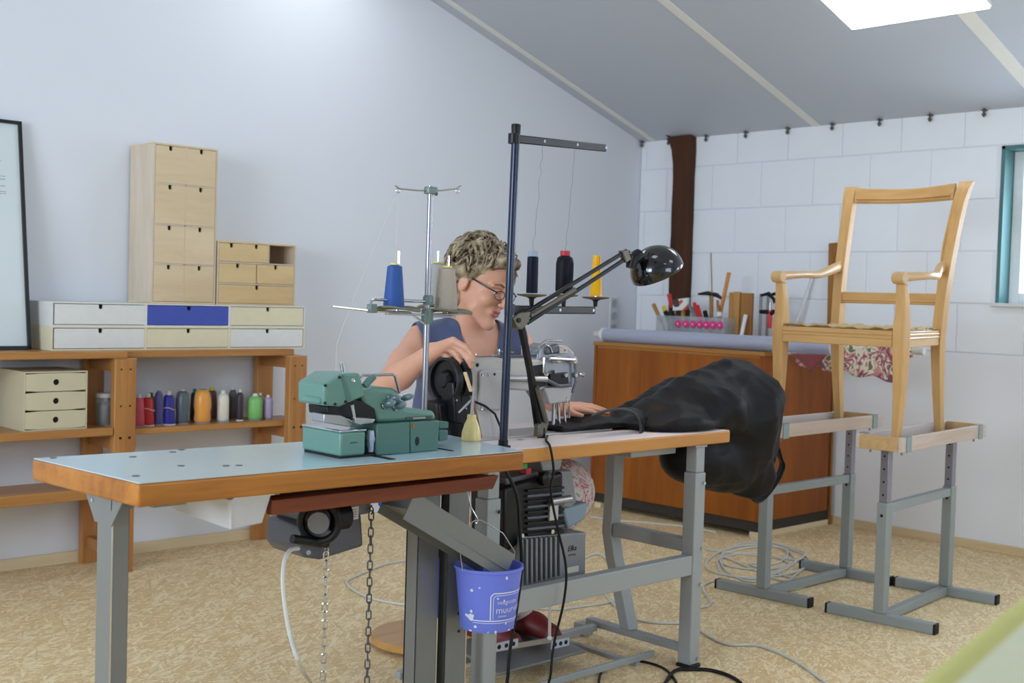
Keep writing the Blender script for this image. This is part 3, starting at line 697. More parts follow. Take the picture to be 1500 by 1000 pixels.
def clamp(px0, label, xw, c):
    y = W(px0, 470, X=xw).y; t = thing('bar_clamp', label, 'clamp', (xw, y, CZ), 'clamps on the cabinet'); zt = W(px0, 430, X=xw).z
    M().box((xw-.004, y-.008, CZ+.0005), (xw+.004, y+.008, zt)).build('bar', m_steel, t, bevel=.001)
    M().tube([(xw, y, zt-.01), (xw, y-.05, zt+.002), (xw, y-.085, zt-.03), (xw, y-.09, zt-.05)], [.008, .011, .010, .007], 10).build('fixed_jaw', m_blk, t)
    M().tube([(xw, y, zt-.10), (xw, y-.045, zt-.10), (xw, y-.08, zt-.11)], [.012, .012, .01], 10).build('sliding_jaw', m_blk, t)
    M().tube([(xw, y-.062, zt-.19), (xw, y-.062, zt-.13), (xw, y-.062, zt-.09)], [.013, .014, .009], 12).build('handle', c, t)
    M().cyl((xw, y-.062, zt-.09), (xw, y-.062, zt-.045), .005, n=8).build('spindle', m_steel, t)
    M().box((xw-.02, y-.03, CZ+.0005), (xw+.02, y+.02, CZ+.012)).build('foot', m_blk, t, bevel=.002)
clamp(1113.5, 'bar clamp with red handle next to the dark wood block', -.36, m_red)
clamp(1124, 'bar clamp with red handle next to the chair arm post', -.30, m_red)
xw = -.06; ya = W(1212, 356, X=xw); yb = W(1225, 356, X=xw); yc = W(1217, 480, X=xw); yd = W(1226, 480, X=xw)
st = M().hexa([(-.06, yc.y, .0), (-.06, yd.y, .0), (-.04, yd.y, .0), (-.04, yc.y, .0)], [(-.05, ya.y, ya.z), (-.05, yb.y, ya.z+.004), (-.03, yb.y, ya.z+.004), (-.03, ya.y, ya.z)])
tag(st.build('wooden_batten', m_bw2, bevel=.003), 'long wooden batten leaning upright on the block wall behind the chair', 'batten')
wa, wb = W(1166, 470, X=-.10), W(1190, 404, X=-.03)
d = wb-wa; wa = wa - d*((wa.z-(CZ+.01))/d.z)
tag(M().bar(wa, wb, .022, .008).build('white_strip', m_white, bevel=.002), 'thin white strip leaning on the block wall above the cabinet', 'strip')
# ------------------------------------------------------------------ trestles
m_steelg = plain('grey_painted_steel', (146,152,150), .42, var=.05, scale=20)
m_zinc = plain('bare_inner_tube', (146,142,150), .35, .5)
m_tray = wood('pine_tray', (212,178,128), (190,150,98), 'x', .8, .55)
m_trayw = wood('pale_pine_tray', (214,198,186), (194,170,150), 'x', .8, .5)  # paler, greyer pine for the long tray sides
m_clip = plain('grey_green_clip', (140,156,154), .5)
m_felt = plain('blue_grey_felt', (130,146,180), .9, var=.15, scale=40)
def trestle(label, near, far, fdir, t_top, tray_c, tray_rot, tray_L, tray_W):
    t = thing('trestle', label, 'trestle', ((near.x+far.x)/2, (near.y+far.y)/2, 0), 'height adjustable trestles')
    for q in (near, far):
        o = M().bar(q-fdir*.215+V((0, 0, .0205)), q+fdir*.215+V((0, 0, .0205)), .04, .04).build('foot_bar', m_steelg, t, bevel=.003)
        for s in (-1, 1): M().bar(q+fdir*.2152*s+V((0, 0, .0205)), q+fdir*.224*s+V((0, 0, .0205)), .042, .0405).build('end_cap', m_blk, o, bevel=.003)
        lg = M().bar(q+V((0, 0, .041)), q+V((0, 0, .47)), .043, .043, up=(1, 0, 0)).build('leg', m_steelg, t, bevel=.003)
        inn = M().bar(q+V((0, 0, .4702)), q+V((0, 0, t_top)), .034, .034, up=(1, 0, 0)).build('inner_tube', m_zinc, t, bevel=.002)
        for k in range(4):
            zz = .50+.05*k; M().cyl(q+V((-.0178, 0, zz)), q+V((-.010, 0, zz)), .0045, n=8).build('hole', m_blk, inn)
        M().cyl(q+V((-.0235, .0, .42)), q+V((-.01, 0, .42)), .006, n=10).build('locking_pin', m_blk, lg)
    ax = (far-near).normalized()
    M().bar(near+ax*.022+V((0, 0, .0225)), far-ax*.022+V((0, 0, .0225)), .035, .035).build('floor_rail', m_steelg, t, bevel=.002)
    M().bar(near+ax*.0216+V((0, 0, .447)), far-ax*.0216+V((0, 0, .447)), .03, .035).build('upper_rail', m_steelg, t, bevel=.002)
    c = V((tray_c[0], tray_c[1], t_top)); R_ = Matrix.Translation(c) @ Matrix.Rotation(tray_rot, 4, 'Z')
    L2, W2 = tray_L/2, tray_W/2
    M().box((-L2+.0165, -W2+.0165, .0005), (L2-.0165, W2-.0165, .010)).xf(R_).build('tray_floor', m_felt, t)
    M().box((-L2, -W2, .0005), (L2, -W2+.016, .055)).xf(R_).build('tray_side', m_trayw, t, bevel=.002)
    M().box((-L2, W2-.016, .0005), (L2, W2, .055)).xf(R_).build('tray_side', m_trayw, t, bevel=.002)
    M().box((-L2, -W2+.0162, .0005), (-L2+.016, W2-.0162, .055)).xf(R_).build('tray_end', m_tray, t, bevel=.002)
    M().box((L2-.016, -W2+.0162, .0005), (L2, W2-.0162, .055)).xf(R_).build('tray_end', m_tray, t, bevel=.002)
    for sx in (-L2+.06, L2-.07):
        for sy in (-1, 1):
            y0 = -W2-.004 if sy < 0 else W2+.0002
            M().box((sx-.022, y0, -.004), (sx+.022, y0+.0038, .058)).box((sx-.022, -W2-.004 if sy < 0 else W2-.02, .0552), (sx+.022, -W2+.02 if sy < 0 else W2+.004, .058)).xf(R_).build('tray_clip', m_clip, t, bevel=.001)
            M().cyl((sx+.01, sy*(W2-.03), -.018), (sx+.01, sy*(W2-.03), -.0005), .004, n=8).xf(R_).build('screw', m_steel, t)
    return t
trestle('grey trestle under the right-hand legs of the armchair, standing clear of the table', V((-1.743, -2.776, 0)), V((-1.094, -2.716, 0)), V((.095, -.995, 0)), .680, (-1.405, -2.752), .093, .875, .185)
trestle('grey trestle next to the hanging black bag', V((-1.775, -2.256, 0)), V((-1.138, -2.262, 0)), V((.07, -.997, 0)), .680, (-1.43, -2.245), .03, .875, .20)
# ------------------------------------------------------------------ stripped armchair
m_ash = wood('stripped_beech', (222,178,118), (200,152,92), 'z', .8, .42, .15, stretch=10)
m_ashy = wood('stripped_beech_cross', (220,176,116), (198,150,90), 'y', .8, .42, .15, stretch=10)
m_ashx = wood('stripped_beech_arm', (222,184,130), (202,160,106), 'x', .8, .38, .2, stretch=10)
m_jute = plain('jute_webbing', (196,172,122), .9, var=.3, scale=60, bump=.5)
ch = thing('armchair_frame', 'stripped wooden armchair frame without upholstery standing on two trestles', 'chair', (-1.42, -2.48, .6905))
ZF = .6906
def strip(path, mat, name, parent=ch, bevel=.006):
    # path: list of (centre, half x, half y) rings joined into a square-section curved member
    m = M()
    for (c, hx, hy) in path: m.v += [(c[0]-hx, c[1]-hy, c[2]), (c[0]+hx, c[1]-hy, c[2]), (c[0]+hx, c[1]+hy, c[2]), (c[0]-hx, c[1]+hy, c[2])]
    for i in range(len(path)-1):
        for j in range(4): m.f.append((i*4+j, i*4+(j+1) % 4, (i+1)*4+(j+1) % 4, (i+1)*4+j))
    k = len(path)-1; m.f += [(3, 2, 1, 0), tuple(k*4+j for j in range(4))]
    return m.build(name, mat, parent, bevel=bevel, seg=3, ang=50)
def smooth_path(keys, n=14):
    # keys: (z, x, y, hx, hy), Catmull-Rom in z order
    out = []; K = len(keys)
    for i in range(K-1):
        p0, p1, p2, p3 = keys[max(i-1, 0)], keys[i], keys[i+1], keys[min(i+2, K-1)]
        for s in range(n if i < K-2 else n+1):
            u_ = s/n; q = [.5*((2*p1[k])+(-p0[k]+p2[k])*u_+(2*p0[k]-5*p1[k]+4*p2[k]-p3[k])*u_*u_+(-p0[k]+3*p1[k]-3*p2[k]+p3[k])*u_**3) for k in range(5)]
            out.append(((q[1], q[2], q[0]), q[3], q[4]))
    return out
FLy, FRy, BLy, BRy = -2.252, -2.798, -2.178, -2.662
FXx, BXx = -1.712, -1.145
for fy in (FLy, FRy):
    strip(smooth_path([(ZF, FXx-.012, fy, .013, .014), (.85, FXx+.004, fy, .018, .019), (1.02, FXx+.004, fy, .024, .024), (1.13, FXx, fy, .026, .025), (1.20, FXx+.004, fy, .022, .022), (1.315, FXx-.010, fy, .017, .017)]), m_ash, 'front_leg')
for by, s in ((BLy, 1), (BRy, -1)):
    strip(smooth_path([(ZF, BXx+.045, by, .015, .015), (.86, BXx+.02, by, .019, .018), (1.05, BXx, by, .024, .021), (1.14, BXx, by+.003*s, .024, .021), (1.35, BXx+.022, by+.010*s, .022, .022), (1.60, BXx+.075, by+.02*s, .020, .024), (1.72, BXx+.108, by+.028*s, .018, .027), (1.772, BXx+.132, by+.036*s, .012, .030)]), m_ash, 'back_post')
# seat rails with moulded lines
def rail(a, b, z0, z1, th_, name='seat_rail', mat=m_ashy, ridge=True):
    a, b = V(a), V(b)
    o = M().bar(a+V((0, 0, (z0+z1)/2)), b+V((0, 0, (z0+z1)/2)), th_, z1-z0).build(name, mat, ch, bevel=.003)
    if ridge:
        d = (b-a).normalized(); sd = V((d.y, -d.x, 0)); c_ = V((-1.43, -2.48, 0))
        if ((a+b)/2-c_).dot(sd) < 0: sd = -sd
        for zz in (z1-.014, z1-.028):
            M().tube([a+sd*(th_/2)+V((0, 0, zz)), b+sd*(th_/2)+V((0, 0, zz))], .0045, 8).build('moulding', mat, o)
rail((FXx-.006, FLy-.026, 0), (FXx-.006, FRy+.026, 0), 1.068, 1.132, .034)
rail((FXx+.027, FLy, 0), (BXx-.025, BLy, 0), 1.068, 1.132, .03, mat=m_ashx)
rail((FXx+.027, FRy, 0), (BXx-.025, BRy, 0), 1.068, 1.132, .03, mat=m_ashx)
rail((BXx, BLy-.022, 0), (BXx, BRy+.022, 0), 1.068, 1.125, .03, ridge=False)
wb_ = M(); rr = random.Random(5); nx_, ny_ = 22, 24
for i in range(nx_+1):
    for j in range(ny_+1):
        s, v = i/nx_, j/ny_; x = (FXx-.012)*(1-s)+(BXx+.0)*s; ya, yb = (FLy+.01)*(1-s)+(BLy-.0)*s, (FRy-.01)*(1-s)+(BRy+.0)*s
        edge = min(i, nx_-i, j, ny_-j)
        wb_.v.append((x, ya*(1-v)+yb*v, 1.1345+(rr.uniform(.0, .012) if edge == 0 else .004 if edge == 1 else .002+.002*((i//2+j//2) % 2))))
for i in range(nx_):
    for j in range(ny_): wb_.f.append((i*(ny_+1)+j, i*(ny_+1)+j+1, (i+1)*(ny_+1)+j+1, (i+1)*(ny_+1)+j))
wb_.build('seat_webbing', m_jute, ch, solid=.003)
# crest rail, dipping in the middle, and lower back rail
xt = BXx+.098
cr_ = M(); n = 22
for i in range(n+1):
    s = i/n; y = (BLy-.004)*(1-s)+(BRy+.004)*s; bow = .03*math.sin(PI*s); dip = -.012*math.sin(PI*s)
    zt, zb = 1.764+dip, 1.692+dip*.4
    for (dx, zz) in ((-.014, zb), (.012, zb), (.022, zt), (-.002, zt)): cr_.v.append((xt+bow+dx, y, zz))
for i in range(n):
    for j in range(4): cr_.f.append((i*4+j, i*4+(j+1) % 4, (i+1)*4+(j+1) % 4, (i+1)*4+j))
cr_.f += [(0, 1, 2, 3), tuple(n*4+j for j in range(4))]
co = cr_.build('crest_rail', m_ashy, ch, bevel=.004, seg=3)
for zz in (1.701, 1.712):
    M().tube([(xt+.03*math.sin(PI*s)-.0125, (BLy-.02)*(1-s)+(BRy+.02)*s, zz-.005*math.sin(PI*s)) for s in [i/16 for i in range(17)]], .004, 8).build('moulding', m_ashy, co)
lo = M().bar((BXx+.012, BLy-.0, 1.262), (BXx+.012, BRy+.0, 1.262), .024, .05).build('lower_back_rail', m_ashy, ch, bevel=.004)
for zz in (1.243, 1.252): M().tube([(BXx-.0005, BLy-.02, zz), (BXx-.0005, BRy+.02, zz)], .0035, 8).build('moulding', m_ashy, lo)
for by, s in ((BLy-.006, 1), (BRy+.006, -1)):
    for (za, xa_, zb_, xb_) in ((1.29, BXx-.008, 1.69, xt-.018),): M().tube([(xa_, by-.004*s, za), ((xa_+xb_)/2-.012, by-.003*s, (za+zb_)/2), (xb_, by+.008*s, zb_)], .004, 8).build('moulding', m_ash, ch)
# arms: scrolled end on the post, sweeping to the back post
for fy, by, s in ((FLy, BLy+.006, 1), (FRy, BRy-.006, -1)):
    pts = []; K = [(FXx-.045, fy, 1.338, .021, .021), (FXx+.02, fy+.004*s, 1.342, .021, .018), (FXx+.18, fy+.014*s, 1.352, .017, .015), (FXx+.36, (fy+by)/2+.014*s, 1.358, .019, .017), (BXx-.03, by+.002*s, 1.392, .017, .024), (BXx+.025, by, 1.405, .015, .026)]
    m = M(); ring = 12
    for i in range(len(K)-1):
        for u_ in [k/6 for k in range(6)] + ([1.0] if i == len(K)-2 else []):
            p0, p1, p2, p3 = K[max(i-1, 0)], K[i], K[i+1], K[min(i+2, len(K)-1)]
            pts.append([.5*((2*p1[k])+(-p0[k]+p2[k])*u_+(2*p0[k]-5*p1[k]+4*p2[k]-p3[k])*u_*u_+(-p0[k]+3*p1[k]-3*p2[k]+p3[k])*u_**3) for k in range(5)])
    for q in pts:
        for j in range(ring):
            a = 2*PI*j/ring; ca, sa = math.cos(a), math.sin(a)
            e = .75
            m.v.append((q[0], q[1]+q[3]*math.copysign(abs(ca)**e, ca), q[2]+q[4]*math.copysign(abs(sa)**e, sa)))
    for i in range(len(pts)-1):
        for j in range(ring): m.f.append((i*ring+j, i*ring+(j+1) % ring, (i+1)*ring+(j+1) % ring, (i+1)*ring+j))
    m.f += [tuple(range(ring)), tuple((len(pts)-1)*ring+j for j in range(ring))]
    ao = m.build('armrest', m_ashx, ch, ang=60, bevel=.004)
    M().lathe([(.021, -.024), (.024, -.02), (.024, .02), (.021, .024)], (FXx-.03, fy, 1.336), (0, 1, 0), 20).build('arm_scroll', m_ashx, ao)
# ================================================================== sewing tables and machines
m_lam = plain('pale_blue_laminate', (186,208,216), .16, var=.02, scale=6)
m_lam2 = plain('pinkish_white_laminate', (238,226,224), .5, var=.02, scale=6, spec=.12)
m_edge = wood('stained_table_edge', (184,120,46), (138,80,24), 'x', .7, .4, .2)
m_edge2 = wood('beech_table_edge', (206,146,74), (186,124,56), 'x', .7, .4, .2)
m_under = wood('reddish_rail_wood', (132,66,34), (94,42,20), 'x', .8, .45)
m_leg1 = plain('dark_grey_steel', (124,126,124), .4, .2, var=.05, scale=15)
m_leg2 = plain('light_grey_steel', (158,162,162), .42, .05, var=.04, scale=15)
m_chrome = plain('chrome', (205,208,212), .12, 1, var=.02)
m_brush = plain('brushed_metal', (170,172,176), .32, .9)
m_green = plain('green_enamel', (98,138,126), .32, var=.05, scale=20)
m_greend = plain('dark_green_enamel', (76,114,105), .35, var=.06, scale=20)
m_blackm = plain('black_machine_paint', (13,13,15), .4, spec=.35)
m_gun = plain('gunmetal', (92,94,104), .4, .4)
m_motor = plain('grey_motor_casting', (128,130,134), .5, .2, var=.1, scale=60, bump=.3)
m_beige = plain('machine_grey_enamel', (190,184,180), .35, .05, var=.03, scale=15)
m_beiged = plain('machine_grey_panel', (176,172,170), .4, .1)  # slightly darker grey for the bed plate and small covers
m_navy = plain('navy_lacquer', (24,36,60), .25, .2)
def poly(pts, Y): return [(q.x, q.z) for q in [W(a, b, Y=Y) for (a, b) in pts]]
def pprism(pts, Y, dep): return M().prism(poly(pts, Y), Y, Y+dep, 'y')
FONT = bpy.data.curves.new('lettering', 'FONT')
def text_part(s, size, mat_, origin, right, up, parent, name='lettering', ext=.0004, shear=0.0, cx='CENTER'):
    c = bpy.data.curves.new('lettering', 'FONT'); c.body = s; c.size = size; c.extrude = ext; c.align_x = cx; c.align_y = 'CENTER'; c.shear = shear; c.resolution_u = 2
    tmp = bpy.data.objects.new('tmp_text', c); col.objects.link(tmp)
    dg = bpy.context.evaluated_depsgraph_get(); me = bpy.data.meshes.new_from_object(tmp.evaluated_get(dg))
    bpy.data.objects.remove(tmp); bpy.data.curves.remove(c)
    r, u = V(right).normalized(), V(up).normalized(); n = r.cross(u)
    mt = Matrix(((r.x, u.x, n.x, origin[0]), (r.y, u.y, n.y, origin[1]), (r.z, u.z, n.z, origin[2]), (0, 0, 0, 1)))
    me.transform(world_of(parent).inverted() @ mt); me.name = name; me.materials.clear(); me.materials.append(mat_)
    o = bpy.data.objects.new(name, me); col.objects.link(o); o.parent = parent; o['kind'] = 'stuff'
    return o
# ---------------------------------------------------------------- table with the blue laminate top
Z1T = .825; TH1 = .05
A_, B_, D_ = W(203, 707.5, Z=Z1T), W(768.4, 659.6, Z=Z1T), W(46.8, 670.8, Z=Z1T)
r_ = W(705, 646.4, Z=Z1T); rd = (r_-B_).normalized(); C_ = B_ + rd*((-2.503-B_.y)/rd.y)
quad = [A_, B_, C_, D_]; cen = sum(quad, V())/4
t1 = thing('blue_topped_sewing_table', 'sewing table with pale blue laminate top and stained wooden edge', 'table', (cen.x, cen.y, 0))
def inset(q, d):
    c = sum(q, V())/4; return [p+(c-p).normalized()*d for p in q]
M().hexa([V((p.x, p.y, Z1T-TH1)) for p in quad], [V((p.x, p.y, Z1T-.002)) for p in quad]).build('table_board', m_edge, t1, bevel=.006, seg=3)
M().hexa([V((p.x, p.y, Z1T-.0019)) for p in inset(quad, .004)], [V((p.x, p.y, Z1T)) for p in inset(quad, .004)]).build('laminate', m_lam, t1)
for (a, b) in ((78, 670.5), (199, 697), (194.5, 669), (253, 662), (266, 658.6), (265, 682), (350, 681.5), (331, 682)):
    q = W(a, b, Z=Z1T); o = M().lathe([(.0085, 0), (.0075, .0012), (.003, .0008)], (q.x, q.y, Z1T), n=14).build('screw_cup', m_gun, t1)
YL = -2.64
# left end leg: square post with gusset plates
e = W(164, 800, Y=YL-.03); xr_ = W(190, 800, Y=YL-.03).x
lw = xr_-e.x
M().box((e.x, YL-.03, 0), (xr_, YL-.03+.075, Z1T-TH1-.001)).build('leg', m_leg1, t1, bevel=.004)
M().box((e.x-.0006, YL-.0306, 0), (e.x+.0022, YL-.0280, Z1T-TH1-.055)).build('edge_highlight', m_chrome, t1)  # added chrome strip stands in for the highlight on the post's corner
M().prism([(YL-.095, Z1T-TH1-.0005), (YL+.11, Z1T-TH1-.0005), (YL+.048, Z1T-TH1-.075), (YL-.032, Z1T-TH1-.075)], e.x-.004, e.x-.0008, 'x').build('gusset', m_leg1, t1)
M().prism([(e.x-.004, Z1T-TH1-.0005), (xr_+.06, Z1T-TH1-.0005), (xr_+.002, Z1T-TH1-.04), (e.x-.004, Z1T-TH1-.04)], YL-.0345, YL-.0308, 'y').build('gusset', m_leg1, t1)
M().box((e.x-.005, YL-.22, Z1T-TH1-.006), (xr_+.03, YL+.2, Z1T-TH1-.0002)).build('top_plate', m_leg1, t1)
M().cyl((e.x-.006, YL+.06, Z1T-TH1-.03), (e.x-.003, YL+.06, Z1T-TH1-.03), .005, n=10).build('bolt', m_chrome, t1)
M().box((e.x, YL-.25, 0), (xr_, YL+.25, .03)).build('foot_bar', m_leg1, t1, bevel=.003)
# right end leg: two upright angle profiles with a gap
YR = -2.69
for (a, b) in ((612.5, 648), (656, 690.5)):
    x0, x1 = W(a, 800, Y=YR).x, W(b, 800, Y=YR).x; xm = x0+(x1-x0)*.52
    o = M().box((x0, YR, .03), (x1-.012, YR+.004, Z1T-TH1-.001)).box((x1-.014, YR, .03), (x1-.012, YR+.045, Z1T-TH1-.001)).box((x0, YR, .03), (x0+.003, YR+.045, Z1T-TH1-.001)).build('leg', m_leg1, t1, bevel=.001)
    M().box((x1-.0125, YR-.0008, .03), (x1-.009, YR+.0002, Z1T-TH1-.002)).build('edge_highlight', m_chrome, t1)  # bright strip added as a glint down the profile's edge
    if a > 650:
        for pz in (845, 898, 924):
            q = W(672, pz, Y=YR); M().cyl((q.x, YR-.0012, q.z), (q.x, YR+.002, q.z), .0045, n=10).build('hole', m_blackm, o)
xl_, xr2 = W(612.5, 800, Y=YR).x, W(690.5, 800, Y=YR).x
M().box((xl_, YR+.046, .031), (xr2-.012, YR+.05, Z1T-TH1-.001)).build('leg_gap_shade', m_blackm, t1)  # black sheet behind the profiles, its colour stands for shade in the gap
M().box((xl_+.01, YR-.2, 0), (xr2-.01, YR+.25, .0298)).build('foot_bar', m_leg1, t1, bevel=.003)
# rail board hung below the top, with spacer blocks
YB1 = -2.845
ra, rb = W(398, 742, Y=YB1), W(731, 707, Y=YB1)
zr0, zr1 = (ra.z+rb.z)/2-.017, (ra.z+rb.z)/2+.017
M().prism([(ra.x, zr0), (rb.x-.02, zr0), (rb.x+.0, zr1), (ra.x, zr1)], YB1, YB1+.022, 'y').build('under_rail', m_under, t1, bevel=.002)
M().box((ra.x, YB1+.0225, zr1-.008), (rb.x-.02, YB1+.26, zr1)).build('under_board', m_under, t1)
for f in (.08, .5, .9): M().box((ra.x+(rb.x-ra.x)*f, YB1+.05, zr1+.0005), (ra.x+(rb.x-ra.x)*f+.03, YB1+.2, Z1T-TH1-.0005)).build('spacer_block', m_blackm, t1)
# ---------------------------------------------------------------- white plastic tub slid under the top
m_tub = plain('translucent_white_plastic', (222,224,230), .35, trans=.25)
YT = -2.85; xa, xb = W(336, 727, Y=YT).x, W(399, 725, Y=YT).x; zt = Z1T-TH1-.002; zb = W(360, 772, Y=YT).z
t = thing('plastic_tub', 'white translucent plastic tub hanging under the blue topped table', 'tub', ((xa+xb)/2, YT+.15, zb))
b_ = M()
o_ = [(xa, YT), (xb, YT), (xb, YT+.33), (xa, YT+.33)]; i_ = [(xa+.012, YT+.012), (xb-.016, YT+.012), (xb-.012, YT+.31), (xa+.012, YT+.31)]
ring = [[(p[0], p[1], zt-.004) for p in o_], [(p[0], p[1], zb) for p in i_], [(p[0]*.0+p[0], p[1], zb+.003) for p in [(xa+.016, YT+.016), (xb-.020, YT+.016), (xb-.016, YT+.306), (xa+.016, YT+.306)]], [(p[0], p[1], zt-.004) for p in [(xa+.004, YT+.004), (xb-.004, YT+.004), (xb-.004, YT+.326), (xa+.004, YT+.326)]]]
for r in ring: b_.v += r
for k in range(3):
    for j in range(4): b_.f.append((k*4+j, k*4+(j+1) % 4, (k+1)*4+(j+1) % 4, (k+1)*4+j))
b_.f.append((4, 5, 6, 7)); b_.f.append((8, 9, 10, 11))
b_.build('tub_body', m_tub, t, bevel=.006, fixn=True)
M().box((xa-.012, YT-.012, zt-.004), (xb+.012, YT+.004, zt)).box((xa-.012, YT-.012, zt-.004), (xa+.004, YT+.34, zt)).box((xb-.004, YT-.012, zt-.004), (xb+.012, YT+.34, zt)).box((xa-.012, YT+.326, zt-.004), (xb+.012, YT+.342, zt)).build('tub_rim', plain('white_plastic_rim', (230,232,234), .4), t, bevel=.001)
# ---------------------------------------------------------------- small clutch motor under the blue table
YM = -2.70
t = thing('overlock_motor', 'small grey sewing motor hung under the blue topped table', 'motor', (W(490, 780, Y=YM).x, YM+.08, .60))
pprism([(440, 770), (474, 762), (530, 752), (533, 800), (470, 820), (448, 817), (438, 805)], YM, .15).build('switch_box', m_gun, t, bevel=.008, seg=3)
pprism([(446, 742), (545, 728), (545, 752), (450, 768)], YM+.01, .14).build('motor_body', m_motor, t, bevel=.008)
q = W(453, 760, Y=YM+.02)
fw_ = [(.052*math.cos(a), .052*math.sin(a)) for a in [2*PI*i/28 for i in range(28)]]
M().tube([(q.x+c*.62, YM-.024-c*.62, q.z+s*.9) for (c, s) in fw_], .010, 10, closed=True).build('flywheel', m_blackm, t)
M().cyl((q.x-.012, YM-.036, q.z), (q.x+.025, YM+.011, q.z), .026, n=20).build('flywheel_hub', m_motor, t)
M().lathe([(.034, 0), (.034, .045)], W(484, 757, Y=YM-.003), (1, 0, 0), 20).build('collar', m_blackm, t)
pp = W(511, 752, Y=YM-.0035); nm = M().box((pp.x-.028, YM-.006, pp.z-.016), (pp.x+.028, YM-.0035, pp.z+.016)).build('rating_plate', plain('white_plate', (214,208,206), .5), t)
M().box((pp.x-.028, YM-.0068, pp.z-.016), (pp.x-.021, YM-.0061, pp.z+.016)).build('red_stripe', m_red, nm)
for k in range(4): M().box((pp.x-.016, YM-.0066, pp.z-.010+.006*k), (pp.x+.022, YM-.0061, pp.z-.0085+.006*k)).build('plate_line', plain('plate_print', (120,60,60), .6), nm)
a, b = W(428, 789, Y=YM-.02), W(479, 796, Y=YM-.02)
M().tube([a, b], .011, 14).build('lever_tube', m_blackm, t)
M().cyl(W(452, 809, Y=YM-.004), W(452, 809, Y=YM+.004), .006, n=10).build('screw', m_chrome, t)
M().box((W(500, 740, Y=YM).x, YM+.04, .66), (W(540, 740, Y=YM).x, YM+.13, zr1-.0085)).build('hanger_bracket', m_blackm, t)
# ---------------------------------------------------------------- pedal chains
def chain(label, p_top, Y, zend, mt, sag=0.0):
    a = W(*p_top, Y=Y); t = thing('pedal_chain', label, 'chain', (a.x, a.y, zend), 'pedal chains under the blue topped table')
    L, wd, r = .0250, .0058, .0020; pitch = L-.004; n = int((a.z-zend)/pitch); base = None
    pts = [(0, wd*math.cos(s), L/2-wd+wd*math.sin(s)) for s in [PI*k/6 for k in range(7)]] + [(0, wd*math.cos(s), -(L/2-wd)+wd*math.sin(s)) for s in [PI+PI*k/6 for k in range(7)]]
    for k in range(n):
        if base is None:
            base = M().tube(pts, r, 6, closed=True).xf(Matrix.Translation(a)).build('chain_link', mt, t); base.data.transform(Matrix.Translation(world_of(t).inverted() @ a).inverted()); o = base
        else:
            o = base.copy(); col.objects.link(o); o.parent = t
        o.location = (0, 0, a.z-zend-pitch*(k+.5)); o.rotation_euler = (0, random.uniform(-.06, .06), (PI/2 if k % 2 else 0)+.8+random.uniform(-.15, .15))
    M().tube([a+V((.0, 0, -.008+.0)), a+V((.006, 0, .004)), a+V((0, 0, .016)), a+V((-.006, 0, .006))], .002, 6).build('hook', m_chrome, t)
    return t
chain('bright zinc chain hanging from the motor lever tube', (478, 808), YM-.02, .02, m_chrome)
chain('dark steel chain hanging beside the grey chute', (544, 749), YM-.005, .02, m_gun)
# ---------------------------------------------------------------- waste chute into the bucket
t = thing('waste_chute', 'grey sheet metal chute sloping from the table down into the bucket', 'chute', W(640, 790, Y=-2.80))
c0, c1 = W(578, 741, Y=-2.79), W(727, 831, Y=-2.79)
d = (c1-c0).normalized(); sd = V((0, -1, 0)); up_ = sd.cross(d); up_ = up_ if up_.z > 0 else -up_
wch = .115
M().bar(c0, c1, .10, .004, up=up_).build('chute_bed', m_leg1, t)
for s in (-1, 1):
    off = V((0, s*.05, 0)); M().bar(c0+off+up_*.010, c1+off*.9+up_*.010, .003, .072, up=up_).build('chute_side', m_leg1, t)
# ---------------------------------------------------------------- bucket
YBK = -2.785; bc = W(716, 828, Y=YBK); rt = 49*3.27/FPX; bb_ = W(718, 918, Y=YBK); zb_ = bb_.z+.004; hb = bc.z-zb_
m_buck = plain('blue_bucket_plastic', (108,124,222), .4, var=.04, scale=12)
t = thing('paint_bucket', 'blue plastic paint bucket with white print hanging below the chute', 'bucket', (bc.x, YBK, zb_))
def rb_(z): return rt*(.80+.185*(z/hb))
M().lathe([(rb_(0)*.96, 0), (rb_(0), .004), (rb_(hb*.5), hb*.5), (rb_(hb), hb-.006), (rt*1.03, hb-.004), (rt*1.03, hb+.004), (rt*.99, hb+.004), (rb_(hb)-.003, hb-.006), (rb_(0)-.003, .004), (.002, .004)], (bc.x, YBK, zb_), n=48, cap=True).build('bucket_wall', m_buck, t)
# white print wrapped round the wall: frame lines and lettering
m_print = plain('white_print', (214,222,240), .5)
ca = math.atan2(CAM[1]-YBK, CAM[0]-bc.x)
def wrap(s, z, d=.0012):     # s: arc metres to the right of the side facing the camera
    r = rb_(z)+d; a = ca + s/r; return V((bc.x+r*math.cos(a), YBK+r*math.sin(a), zb_+z))
def wline(pts, wd):
    m = M(); k = []
    for (s0, z0), (s1, z1) in zip(pts[:-1], pts[1:]):
        n = max(2, int(abs(s1-s0)/.006)+1)
        for i in range(n):
            a, b = i/n, (i+1)/n; p = [(s0+(s1-s0)*a, z0+(z1-z0)*a), (s0+(s1-s0)*b, z0+(z1-z0)*b)]
            ds, dz = p[1][0]-p[0][0], p[1][1]-p[0][1]; l = math.hypot(ds, dz); ns, nz = -dz/l*wd/2, ds/l*wd/2
            q = [wrap(p[0][0]-ns, p[0][1]-nz), wrap(p[1][0]-ns, p[1][1]-nz), wrap(p[1][0]+ns, p[1][1]+nz), wrap(p[0][0]+ns, p[0][1]+nz)]
            m.add(q, [(0, 1, 2, 3)])
    return m
for pts, wd in (([(.16, .108), (.016, .108), (.008, .100), (.008, .036)], .0032), ([(.16, .102), (.022, .102), (.015, .096), (.015, .038)], .0016), ([(.16, .034), (-.05, .034)], .0030), ([(.16, .028), (-.04, .028)], .0016)):
    wline(pts, wd).build('print_line', m_print, t, smooth=False)['kind'] = 'stuff'
